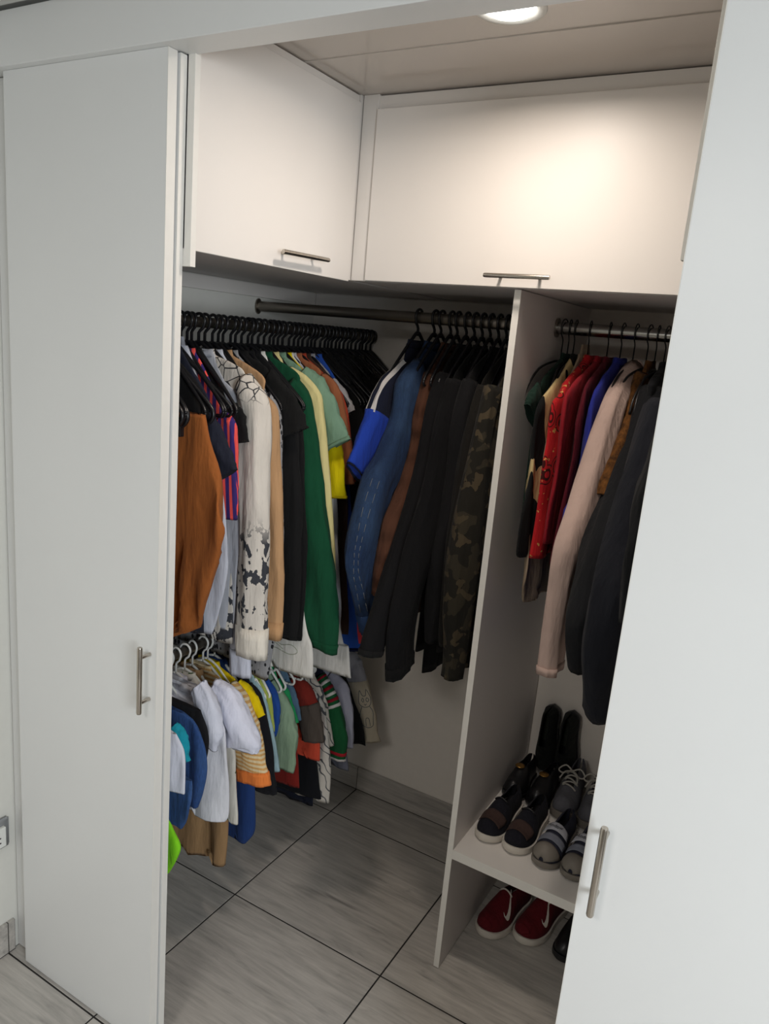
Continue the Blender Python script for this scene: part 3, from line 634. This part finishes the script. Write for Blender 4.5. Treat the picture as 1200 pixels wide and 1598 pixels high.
garment('coat', 'pinkish beige coat with a long folded sleeve', 'clothes', (186, 162, 152), 'R', .985, [(990, 562), (962, 605), (944, 650), (922, 720), (900, 790), (878, 850), (868, 900), (862, 950), (856, 1000), (849, 1056)], hem=1.15, sleeve=(.035, .04, .05, .058, .054, .048, .045), bw=.032, hw=.17, cuff=((182, 158, 148), 2), clamp=.33, neckdz=-.095)
garment('fur_coat', 'brown fur trimmed garment behind the pinkish beige coat', 'clothes', (112, 70, 30), 'R', 1.025, [(1000, 580), (980, 640), (962, 690), (946, 740), (936, 770)], pat='fur', hem=1.5, sleeve=(.04, .05, .05, .04), bw=.034, clamp=.33, fold=.02)
garment('coat', 'long charcoal black coat filling the right of the compartment', 'clothes', (30, 31, 35), 'R', 1.075, [(1018, 600), (996, 680), (968, 760), (938, 840), (916, 920), (902, 980), (898, 1050)], hem=1.0, sleeve=(.045, .06, .07, .07, .065), bw=.044, clamp=.33, thick=.03, hw=.20)
garment('coat', 'longest dark navy coat right beside the sliding door', 'clothes', (30, 33, 42), 'R', 1.15, [(1030, 620), (1005, 720), (980, 820), (952, 920), (936, 1010), (928, 1080), (926, 1128)], hem=.90, sleeve=(.05, .065, .07, .07, .065), bw=.05, clamp=.34, thick=.035, hw=.20)
garment('coat', 'black coat mostly hidden behind the right sliding door', 'clothes', (24, 25, 28), 'R', 1.24, [(1060, 640), (1030, 740), (1005, 860), (985, 980)], hem=1.0, sleeve=(.05, .06, .06), bw=.04, clamp=.33, thick=.025)
for i, t in enumerate((.765, .783, .80, .843, .90, .938, .975, 1.012, 1.035, 1.06, 1.08, 1.115, 1.15, 1.20, 1.24, 1.27)):
    put_hanger('wire', 'R', t, 'thin black bow shaped hanger on the chrome rail', 'bow shaped hangers on the chrome rail', .16)

# ---- low left rail, children's clothes
W = (220, 222, 234)
def kid(*a, **k):
    k.setdefault('neckdz', -.066); k.setdefault('neckw', .045); k.setdefault('hw', .125); return garment(*a, **k)
kid('t_shirt', "child's small white t-shirt lowest left beside the door edge", 'clothes', W, 'K', -1.27, [(276, 1146), (286, 1172), (291, 1205), (288, 1240)], neckw=0, collar=False, neckdz=-.25, fold=.010, thick=.016)
kid('t_shirt', "child's turquoise sleeved top peeking out beside the door edge", 'clothes', (30, 150, 170), 'K', -1.24, [(276, 1128), (290, 1150), (297, 1188)], hem=.60, sleeve=(.03, .035, .04), bw=.016, hw=.13)
kid('shorts', "child's denim shorts with frayed hem low by the door edge", 'clothes', (60, 92, 146), 'K', -1.205, [(298, 1218), (301, 1245), (296, 1270), (284, 1290)], pat='denim', neckw=0, collar=False, neckdz=-.33, fold=.012, thick=.02)
kid('denim_jacket', "child's blue denim jacket hanging in front of the white blouses", 'clothes', (52, 84, 140), 'K', -1.17, [(286, 1112), (304, 1128), (317, 1160), (318, 1200), (312, 1240), (306, 1262)], pat='denim', thick=.018, fold=.014, neckw=0, collar=False, neckdz=-.15)
kid('t_shirt', "child's black t-shirt above the blue denim jacket", 'clothes', (34, 34, 38), 'K', -1.145, [(312, 1108), (321, 1140), (323, 1170), (318, 1205)], fold=.006, thick=.014, neckw=0, collar=False, neckdz=-.13)
kid('blouse', "child's white lace blouse with a wide short sleeve", 'clothes', (216, 219, 233), 'K', -1.10, [(318, 1062), (334, 1090), (346, 1140), (338, 1172)], hem=.50, sleeve=(.03, .045, .055), bw=.024, fold=.014)
kid('blouse', "child's longer white blouse hanging to the tan cloth", 'clothes', (214, 215, 222), 'K', -1.065, [(330, 1080), (346, 1130), (352, 1200), (352, 1270), (348, 1286)], fold=.014, thick=.018)
kid('shirt', "child's large white shirt nearest the striped top", 'clothes', (219, 221, 236), 'K', -1.02, [(340, 1058), (366, 1080), (388, 1120), (403, 1160), (404, 1176)], hem=.50, sleeve=(.035, .05, .06, .065), bw=.03, hw=.13, fold=.014, thick=.018)
kid('trousers', "child's cream trousers with a green sprig print", 'clothes', (214, 210, 200), 'K', -.985, [(360, 1150), (370, 1210), (373, 1260), (372, 1284)], pat='sprig', fold=.010, thick=.018)
kid('trousers', "child's tan trousers, the lowest hem near the door edge", 'clothes', (156, 124, 88), 'K', -.955, [(330, 1140), (350, 1230), (354, 1290), (350, 1350)], fold=.02, thick=.022)
kid('t_shirt', "child's cream and mustard striped top with orange cuff", 'clothes', (224, 204, 164), 'K', -.915, [(366, 1062), (386, 1090), (402, 1130), (414, 1180), (420, 1226)], hem=.44, pat='stripes', sleeve=(.03, .045, .055, .06, .06), bw=.026, cuff=((236, 132, 64), 5), hw=.12)
kid('t_shirt', "child's yellow and red t-shirt above the striped top", 'clothes', (228, 200, 10), 'K', -.875, [(376, 1060), (398, 1085), (413, 1116)], hem=.62, sleeve=(.03, .04, .045), bw=.02)
kid('trousers', "child's deep blue trousers hanging below the orange cuff", 'clothes', (32, 58, 110), 'K', -.845, [(372, 1100), (392, 1180), (397, 1250), (396, 1296), (386, 1312)], fold=.014, thick=.022)
kid('jacket', "child's black jacket between yellow and light blue tops", 'clothes', (32, 32, 38), 'K', -.81, [(392, 1065), (408, 1090), (420, 1150), (428, 1210), (430, 1240)], hem=.42, sleeve=(.03, .04, .045, .045), bw=.018)
kid('t_shirt', "child's light blue top seen as a thin strip", 'clothes', (150, 178, 186), 'K', -.785, [(400, 1062), (414, 1090), (428, 1150), (437, 1204)], hem=.50, sleeve=(.025, .03, .03), bw=.012)
kid('t_shirt', "child's lime green top left of the blue one", 'clothes', (166, 178, 84), 'K', -.755, [(408, 1060), (422, 1090), (428, 1142)], hem=.6, sleeve=(.025, .03, .035), bw=.014)
kid('t_shirt', "child's royal blue top between lime and sage green", 'clothes', (34, 74, 150), 'K', -.725, [(418, 1060), (432, 1085), (437, 1118), (430, 1150)], hem=.6, sleeve=(.025, .03, .035), bw=.014)
kid('hoodie', "child's sage green sweatshirt with a broad smooth front", 'clothes', (140, 164, 138), 'K', -.685, [(428, 1060), (444, 1085), (458, 1120), (464, 1160), (458, 1206)], hem=.46, sleeve=(.03, .05, .065, .07, .06), bw=.022, hw=.12)
kid('t_shirt', "child's emerald green top edge behind the sage sweatshirt", 'clothes', (34, 140, 84), 'K', -.66, [(436, 1058), (452, 1085), (466, 1128)], hem=.6, sleeve=(.025, .03, .03), bw=.012)
kid('t_shirt', "child's dark red shirt with hem below the sage sweatshirt", 'clothes', (126, 34, 28), 'K', -.635, [(444, 1070), (458, 1120), (466, 1180), (468, 1230)], fold=.008, thick=.014)
kid('t_shirt', "child's grey blue and red top behind the emerald edge", 'clothes', (92, 122, 146), 'K', -.605, [(450, 1058), (462, 1085), (470, 1124)], hem=.55, sleeve=(.025, .03, .03), bw=.012)
kid('hoodie', "child's brick red sweatshirt with charcoal cuff", 'clothes', (124, 40, 32), 'K', -.565, [(460, 1052), (482, 1070), (496, 1100), (506, 1158)], hem=.52, sleeve=(.03, .045, .05, .045), bw=.02, cuff=((82, 74, 68), 12))
kid('t_shirt', "child's coral orange shirt under the charcoal cuff", 'clothes', (214, 82, 58), 'K', -.53, [(470, 1060), (490, 1110), (500, 1150), (502, 1188)], fold=.01, thick=.016)
kid('pyjamas', "child's long white pyjamas with line drawings, lowest hem of the row", 'clothes', (216, 211, 202), 'K', -.475, [(478, 1056), (500, 1090), (512, 1130), (514, 1200), (513, 1254)], pat='lines', fold=.012, thick=.020)
kid('hoodie', "child's white printed top left of the green varsity sleeve", 'clothes', (216, 208, 196), 'K', -.445, [(488, 1052), (504, 1080), (514, 1120), (521, 1164)], hem=.40, pat='lines', sleeve=(.025, .035, .04), bw=.014)
kid('trousers', "child's black trousers behind the white pyjamas", 'clothes', (28, 30, 36), 'K', -.505, [(470, 1080), (488, 1160), (496, 1210), (499, 1250)], fold=.01, thick=.018)
kid('jacket', "child's navy jacket with green sleeve and red white shoulder stripes", 'clothes', (30, 34, 50), 'K', -.395, [(504, 1050), (522, 1080), (534, 1115), (541, 1150), (540, 1188)], hem=.14, sleeve=(.035, .04, .045, .045), bw=.024, srgb=(28, 92, 54), hw=.13,
    band=[(q, q + 2, c, 1) for q, c in ((1, (150, 30, 44)), (3, (226, 220, 216)), (5, (150, 30, 44)), (7, (226, 220, 216)), (9, (150, 30, 44)), (11, (226, 220, 216)), (27, (196, 40, 52)), (29, (226, 220, 216)))])
kid('shirt', "child's pale lilac grey shirt beside the green varsity sleeve", 'clothes', (176, 176, 192), 'K', -.335, [(520, 1046), (540, 1070), (550, 1110), (551, 1168)], hem=.30, sleeve=(.03, .04, .045), bw=.018)
kid('trousers', "child's grey trousers under the lilac shirt", 'clothes', (122, 124, 138), 'K', -.30, [(524, 1080), (538, 1150), (544, 1204)], fold=.01)
kid('t_shirt', "child's black top tip beneath the cat pyjama top", 'clothes', (28, 28, 30), 'K', -.235, [(540, 1050), (558, 1100), (570, 1166)], fold=.008)
kid('pyjama_top', "child's cream top with a drawn cat at far end of low rail", 'clothes', (190, 180, 160), 'K', -.185, [(552, 1030), (568, 1050), (582, 1100), (592, 1158)], hem=.28, sleeve=(.04, .055, .07, .08), bw=.022)
kid('shirt', "child's pale grey shirt above the cat drawing", 'clothes', (160, 160, 168), 'K', -.21, [(540, 1010), (556, 1022), (566, 1040), (571, 1062)], hem=.5, sleeve=(.04, .05, .05), bw=.024)
for i in range(33):
    t = -1.29 + i * .0345 + random.uniform(-.008, .008)
    put_hanger('white', 'K', t, "small white child's hanger on the low left rail", "white children's hangers on the low rail", .16)
# line drawings printed on three of the garments
ink = fabric((70, 84, 100))
sr, so = SURF["child's cream top with a drawn cat at far end of low rail"]
cat = [[(-1, -.95), (-.7, -1.5), (-.35, -1.0), (.35, -1.0), (.7, -1.5), (1, -.95), (1.1, -.5), (.8, -.1), (0, .05), (-.8, -.1), (-1.1, -.5), (-1, -.95)],
       [(-.7, 0), (-1.2, .7), (-1.1, 1.4), (-.4, 1.6), (.4, 1.6), (1.1, 1.4), (1.2, .7), (.7, 0)], [(-.75, -.6), (-.45, -.78), (-.2, -.6), (-.45, -.42), (-.75, -.6)], [(.2, -.6), (.45, -.78), (.75, -.6), (.45, -.42), (.2, -.6)],
       [(-.2, -.25), (0, -.15), (.2, -.25)], [(-.4, 1.5), (-.3, 1.0), (0, .9), (.3, 1.0), (.4, 1.5)]]
drawing(sr, 22.2, 20, 1.7, 3.2, cat, ink, so)
sr, so = SURF['white shirt hem with a leaf drawing under the green sweatshirt/body']
drawing(sr, 36.5, 32.2, 2.2, 1.0, [[(-1, .3), (-.9, -.6), (-.3, -1), (.2, -.5), (.8, -.9), (1.2, -.1), (.7, .6), (-.1, .3), (-.6, .9), (-1, .3)], [(-.6, .1), (-.2, -.4), (.3, .1)]], fabric((150, 158, 134)), so)

# ------------------------------------------------------------------ green cloth bag low by the door
garment('bag', 'bright lime green cloth hanging lowest beside the door edge', 'bag', (126, 204, 34), 'K', -1.305, [(258, 1272), (270, 1296), (284, 1322), (278, 1345), (262, 1366)], neckw=0, collar=False, neckdz=-.33, thick=.02, fold=.008)

# ------------------------------------------------------------------ shoes
def shoe(name, label, loc, rz, upper, sole, lining, L=.27, Wd=.096, ankle=.075, instep=.066, toe=.046, sole_h=.022, solerim=.004, kind='slip', group=None, extra=None):
    """toe points along -y of the shoe's own frame; the origin is at the middle of the sole's toe end."""
    t = thing(name, label, 'shoe', loc, rz, group)
    def half(s, side):    # footprint half width, s: 0 toe .. 1 heel
        w = Wd / 2
        base = [(0, .0), (.015, .34), (.05, .62), (.12, .88), (.25, 1.0), (.36, .98), (.52, .80), (.70, .72), (.85, .74), (.94, .62), (.985, .34), (1, .0)]
        for (a, b), (c, d) in zip(base, base[1:]):
            if a <= s <= c:
                v = b + (d - b) * (s - a) / (c - a); break
        off = .10 * math.sin(PI * min(1, s * 1.4)) * side
        return w * (v * (1 + off))
    ss = [0, .012, .03, .06, .10, .16, .23, .3, .38, .46, .55, .64, .73, .82, .89, .94, .975, .992, 1]
    def outline(g):
        rt = [(half(s, 1) + (g if 0 < s < 1 else 0), s * L - (g if s == 0 else 0) + (g if s == 1 else 0)) for s in ss]
        lf = [(-half(s, -1) - (g if 0 < s < 1 else 0), s * L) for s in ss[1:-1]][::-1]
        return rt + lf
    bm = bmesh.new(); rr = []
    for g, z in ((-.002, 0), (solerim, .003), (solerim + .001, sole_h * .6), (solerim, sole_h), (-.004, sole_h + .001)):
        rr.append([bm.verts.new((x, y, z + .010 * max(0, 1 - y / (L * .22)) ** 2 * (1 if z > .002 else .7))) for x, y in outline(g)])
    for a, b in zip(rr, rr[1:]):
        for k in range(len(a)): bm.faces.new((a[k], a[(k + 1) % len(a)], b[(k + 1) % len(a)], b[k]))
    bm.faces.new(rr[0]); bm.faces.new(rr[-1][::-1]); fixsmooth(from_bm('sole', bm, sole, t), 1.0)
    def hgt(s):
        P = [(0, .010), (.03, toe * .62), (.10, toe), (.22, toe * 1.05), (.36, instep), (.50, instep * 1.28), (.60, ankle), (.80, ankle * .93), (.95, ankle), (1, ankle * .96)]
        for (a, b), (c, d) in zip(P, P[1:]):
            if a <= s <= c: return b + (d - b) * (s - a) / (c - a)
    us = [.004, .02, .05, .09, .14, .2, .27, .34, .41, .47, .53, .59, .66, .74, .82, .89, .94, .975, .995]; m = 22
    open0 = .46
    def ring(s, shrink=0, zc=None):
        h = hgt(s); out = []
        for k in range(m):
            a = PI * k / (m - 1)
            w = (half(s, 1) if math.cos(a) > 0 else half(s, -1)) - shrink
            w = max(w, .002)
            zz = math.sin(a) ** .75 * h
            ww = math.cos(a) * w * (1 - .16 * (zz / max(h, .001)) ** 2)
            out.append(Vector((ww, s * L, sole_h + .001 + zz + .010 * max(0, 1 - s / .22) ** 2)))
        return out
    bm = bmesh.new(); R_ = []
    for s in us:
        r = ring(s)
        R_.append([bm.verts.new(v) for v in r])
    lo, hi = 7, m - 8
    for i, (a, b) in enumerate(zip(R_, R_[1:])):
        for k in range(m - 1):
            if us[i] >= open0 and lo <= k < hi: continue
            bm.faces.new((a[k], a[k + 1], b[k + 1], b[k]))
    bm.faces.new(R_[0])
    up = from_bm('upper', bm, upper, t, True)
    md = up.modifiers.new('thick', 'SOLIDIFY'); md.thickness = .003; md.offset = -1
    md = up.modifiers.new('sub', 'SUBSURF'); md.levels = md.render_levels = 1
    bm = bmesh.new(); a0 = None      # padded insole seen inside the opening
    rr = []
    for s in us[9:-1]:
        rr.append([bm.verts.new((x * (max(.004, half(s, 1) - .010)), s * L, sole_h + .012)) for x in (-.93, -.5, 0, .5, .93)])
    for a, b in zip(rr, rr[1:]):
        for k in range(4): bm.faces.new((a[k], a[k + 1], b[k + 1], b[k]))
    from_bm('insole', bm, lining, t, True)
    def patch(name, s0, s1, k0, k1, mat, lift=.0018, label=None, n=6):
        bm = bmesh.new(); rows = []
        for i in range(n + 1):
            s = s0 + (s1 - s0) * i / n; r = ring(s)
            rr2 = []
            for k in range(k0, k1 + 1):
                p = r[k]; c = Vector((0, p.y, sole_h + .02)); d = (p - c).normalized(); rr2.append(p + d * lift)
            rows.append([bm.verts.new(p) for p in rr2])
        for a, b in zip(rows, rows[1:]):
            for k in range(len(a) - 1): bm.faces.new((a[k], a[k + 1], b[k + 1], b[k]))
        o = from_bm(name, bm, mat, t, True, label); md = o.modifiers.new('t', 'SOLIDIFY'); md.thickness = .0016; md.offset = 1; return o
    if kind == 'laces':
        patch('tongue', .30, .50, 8, m - 9, lining)
        for i in range(5):
            s = .30 + i * .042; r = ring(s); pts = []
            for k in range(6, m - 6): pts.append(r[k] + Vector((0, (.006 if i % 2 else -.006) * math.cos(PI * k / m) * 2, .005)))
            tube('lace', pts, .0028, extra['lace'], t, 8)
        top = ring(.47)[m // 2] + Vector((0, 0, .008))
        for s_ in (-1, 1):
            tube('lace', catmull([top, top + Vector((s_ * .025, .006, .012)), top + Vector((s_ * .045, -.006, -.004)), top + Vector((s_ * .03, -.016, -.008)), top + Vector((s_ * .004, -.004, .002))], 16), .0028, extra['lace'], t, 8)
            tube('lace', catmull([top, top + Vector((s_ * .02, -.02, .002)), top + Vector((s_ * .03, -.05, -.010))], 10), .0026, extra['lace'], t, 8)
    if kind == 'slip':
        patch('vamp_band', .12, .30, 3, m - 4, extra['band'], .0012)
        tube('piping', [p + Vector((0, 0, .003)) for p in ring(.46)[6:m - 6]], .003, extra['pipe'], t, 8)
    if kind == 'strap':
        patch('toe_cap', .006, .17, 1, m - 2, extra['cap'], .0014, label='grey toe cap')
        patch('strap', .36, .46, 4, m - 5, extra['strap'], .006, label='pale strap with dark lettering')
        patch('vamp_band', .22, .32, 3, m - 4, extra['strap2'], .003)
        lr = ring(.42)[m // 2]
        if 'text' in extra:
            fc = bpy.data.curves.new('lettering', 'FONT'); fc.body = extra['text']; fc.size = .016; fc.align_x = 'CENTER'; fc.align_y = 'CENTER'; fc.extrude = .0004; fc.materials.append(M['dark'])
            fo = bpy.data.objects.new('lettering', fc); C.objects.link(fo); fo.parent = t; fo.location = lr + Vector((0, -.006, .0085)); fo.rotation_euler = (math.radians(24), 0, 0)
            bpy.context.view_layer.update(); fm = bpy.data.meshes.new_from_object(fo.evaluated_get(bpy.context.evaluated_depsgraph_get())); loc_, rot_ = fo.location.copy(), fo.rotation_euler.copy(); bpy.data.objects.remove(fo)
            fo = link('lettering', fm, M['dark'], t); fo.location = loc_; fo.rotation_euler = rot_
    if kind == 'gold':
        bm = bmesh.new(); bmesh.ops.create_uvsphere(bm, u_segments=20, v_segments=10, radius=.017, matrix=Matrix.Translation(ring(.40)[m // 2] + Vector((0, 0, .003))) @ Matrix.Diagonal((1, 1, .28, 1)))
        from_bm('medallion', bm, extra['gold'], t, True, 'gold medallion')
    if kind == 'swoosh':
        patch('toe_guard', .0, .06, 3, m - 4, upper, .001)
        sd = extra['side']; bm = bmesh.new(); P = []
        # curved tick on the side of the shoe
        cur = [(.50, .86), (.42, .62), (.34, .42), (.30, .34), (.27, .34), (.255, .44), (.27, .60)]
        wid = [.0006, .0035, .0070, .0082, .0075, .0048, .0008]
        pts = catmull([(a, b, w) for (a, b), w in zip(cur, wid)], 20); rows = []
        for s, hf, w in pts:
            r = ring(s); k = (hf * (m / 2 - 1)); k0 = int(k); p = r[k0].lerp(r[k0 + 1], k - k0)
            q = r[min(m // 2, k0 + 2)]; up_ = (q - r[k0]).normalized(); nrm = Vector((p.x, 0, .3 * abs(p.x))).normalized()
            v = [p + up_ * w + nrm * .0028, p - up_ * w + nrm * .0028]
            if sd < 0: v = [Vector((-x.x, x.y, x.z)) for x in v]
            rows.append([bm.verts.new(x) for x in v])
        for a, b in zip(rows, rows[1:]): bm.faces.new((a[0], a[1], b[1], b[0]))
        o = from_bm('tick_mark', bm, extra['mark'], t, False, 'white curved tick mark'); md = o.modifiers.new('t', 'SOLIDIFY'); md.thickness = .001
        tube('collar_trim', [p + Vector((0, 0, .002)) for p in ring(.46)[6:m - 6]], .003, extra['mark'], t, 8)
    if kind == 'boot':
        bm = bmesh.new(); rings = []
        for i, (z, fx, fy, oy) in enumerate([(.05, .036, .060, .70), (.09, .038, .060, .70), (.13, .039, .055, .71), (.17, .041, .056, .72), (.19, .043, .058, .72), (.19, .038, .052, .72), (.10, .033, .045, .71)]):
            rings.append([bm.verts.new((fx * math.cos(2 * PI * k / 26), oy * L + fy * math.sin(2 * PI * k / 26), sole_h + z + .012 * math.sin(2 * PI * k / 26) * (z > .15))) for k in range(26)])
        for a, b in zip(rings, rings[1:]):
            for k in range(26): bm.faces.new((a[k], a[(k + 1) % 26], b[(k + 1) % 26], b[k]))
        bm.faces.new(rings[-1]); from_bm('shaft', bm, upper, t, True)
        for i in range(4):
            z = .07 + i * .03; tube('lace', [(-.02, .70 * L - .060, sole_h + z), (0, .70 * L - .066, sole_h + z + .004), (.02, .70 * L - .060, sole_h + z)], .0024, extra['lace'], t, 8)
    return t
S = .4405
navy = fabric((34, 34, 44)); shoeblack = plain('shoe_leather_black', (24, 24, 27), .38); whiter = plain('rubber_white', (214, 208, 198), .55)
greyr = plain('rubber_grey', (122, 116, 108), .6); taupe = fabric((66, 50, 46)); lightg = fabric((150, 152, 160)); red = fabric((92, 20, 28)); inner = fabric((40, 38, 42))
for x, rz, lab in ((.800, .16, 'left one of the navy slip-on shoes with brown band and white sole'), (.893, .14, 'right one of the navy slip-on shoes with brown band and white sole')):
    shoe('slip_on_shoe', lab, (x, -.590, S), -rz * .3, navy, whiter, inner, kind='slip', extra=dict(band=taupe, pipe=shoeblack), L=.265, Wd=.090, toe=.044, instep=.060, ankle=.062, group='navy slip-on shoes')
bdg = thing('shoe_tag', 'small coral badge on the side of the right navy slip-on', 'tag', (.9325, -.47, .493)) if False else None
for x, lab in ((.992, 'left one of the navy shoes with grey toe cap and pale strap'), (1.082, 'right one of the navy shoes with grey toe cap and pale strap')):
    shoe('strap_shoe', lab, (x, -.598, S), -.05, fabric((40, 42, 56)), greyr, inner, kind='strap', L=.262, Wd=.088, toe=.047, instep=.058, ankle=.060, sole_h=.018, extra=dict(cap=greyr, strap=fabric((158, 160, 168)), strap2=fabric((112, 116, 128)), text='Sandow'), group='navy strap shoes with grey toes')
for x, lab in ((.785, 'left black shoe with gold disc behind the slip-ons'), (.872, 'right black shoe with gold disc behind the slip-ons')):
    shoe('dress_shoe', lab, (x, -.322, S), -.03, shoeblack, shoeblack, inner, kind='gold', L=.205, Wd=.080, toe=.045, instep=.064, ankle=.075, extra=dict(gold=plain('aged_gold', (170, 130, 70), .35, .9)), group='black shoes with gold discs')
for x, lab in ((.966, 'left grey laced shoe with pale laces at back of shelf'), (1.054, 'right grey laced shoe with pale laces at back of shelf')):
    shoe('laced_shoe', lab, (x, -.33, S), .04, fabric((92, 92, 98)), greyr, inner, kind='laces', L=.27, Wd=.088, toe=.05, instep=.072, ankle=.09, sole_h=.026, extra=dict(lace=fabric((170, 166, 158))), group='grey laced shoes')
for x, lab in ((.818, 'left black boot standing upright against the back wall of shoe shelf'), (.892, 'right black boot standing upright against the back wall of shoe shelf')):
    b_ = shoe('boot', lab, (x, -.035, S + .004), 0, fabric((30, 34, 32)), shoeblack, fabric((44, 48, 42)), kind='plain', L=.25, Wd=.076, toe=.045, instep=.068, ankle=.085, sole_h=.02, extra=dict(lace=fabric((44, 46, 44))), group='black boots')
    b_.rotation_euler = (math.radians(86), 0, 0)
for x, sd, rz, lab in ((.800, 1, -.22, 'left red running shoe with white tick on the floor under the shelf'), (.918, 1, -.24, 'right red running shoe with white sole on the floor under the shelf')):
    shoe('running_shoe', lab, (x, -.475 if x < .85 else -.425, .0005), rz, red, whiter, inner, kind='swoosh', L=.285, Wd=.100, toe=.050, instep=.076, ankle=.085, sole_h=.026, extra=dict(side=sd, mark=whiter), group='red running shoes')
shoe('dark_shoe', 'black shoe on the floor at right under the shelf', (1.06, -.42, .0005), -.1, shoeblack, shoeblack, inner, kind='gold', L=.27, Wd=.09, extra=dict(gold=shoeblack))

# ------------------------------------------------------------------ socket on the left wall of the room
so = thing('wall_socket', 'white socket with grey rounded frame low on the left wall', 'socket', (-.4, -1.44, .43))
bm = bmesh.new(); add_box(bm, .0, .014, -.05, .045, -.05, .05); bmesh.ops.bevel(bm, geom=bm.edges[:], offset=.006, segments=3, affect='EDGES'); from_bm('frame', bm, M['greyplastic'], so, True)
pl = box('cover_plate', .0142, .026, -.045, .025, -.034, .030, M['whiteplastic'], so, .002)
for z in (.0, -.016): box('slot', .0262, .0268, -.01, .008, z - .002, z + .002, M['dark'], pl)
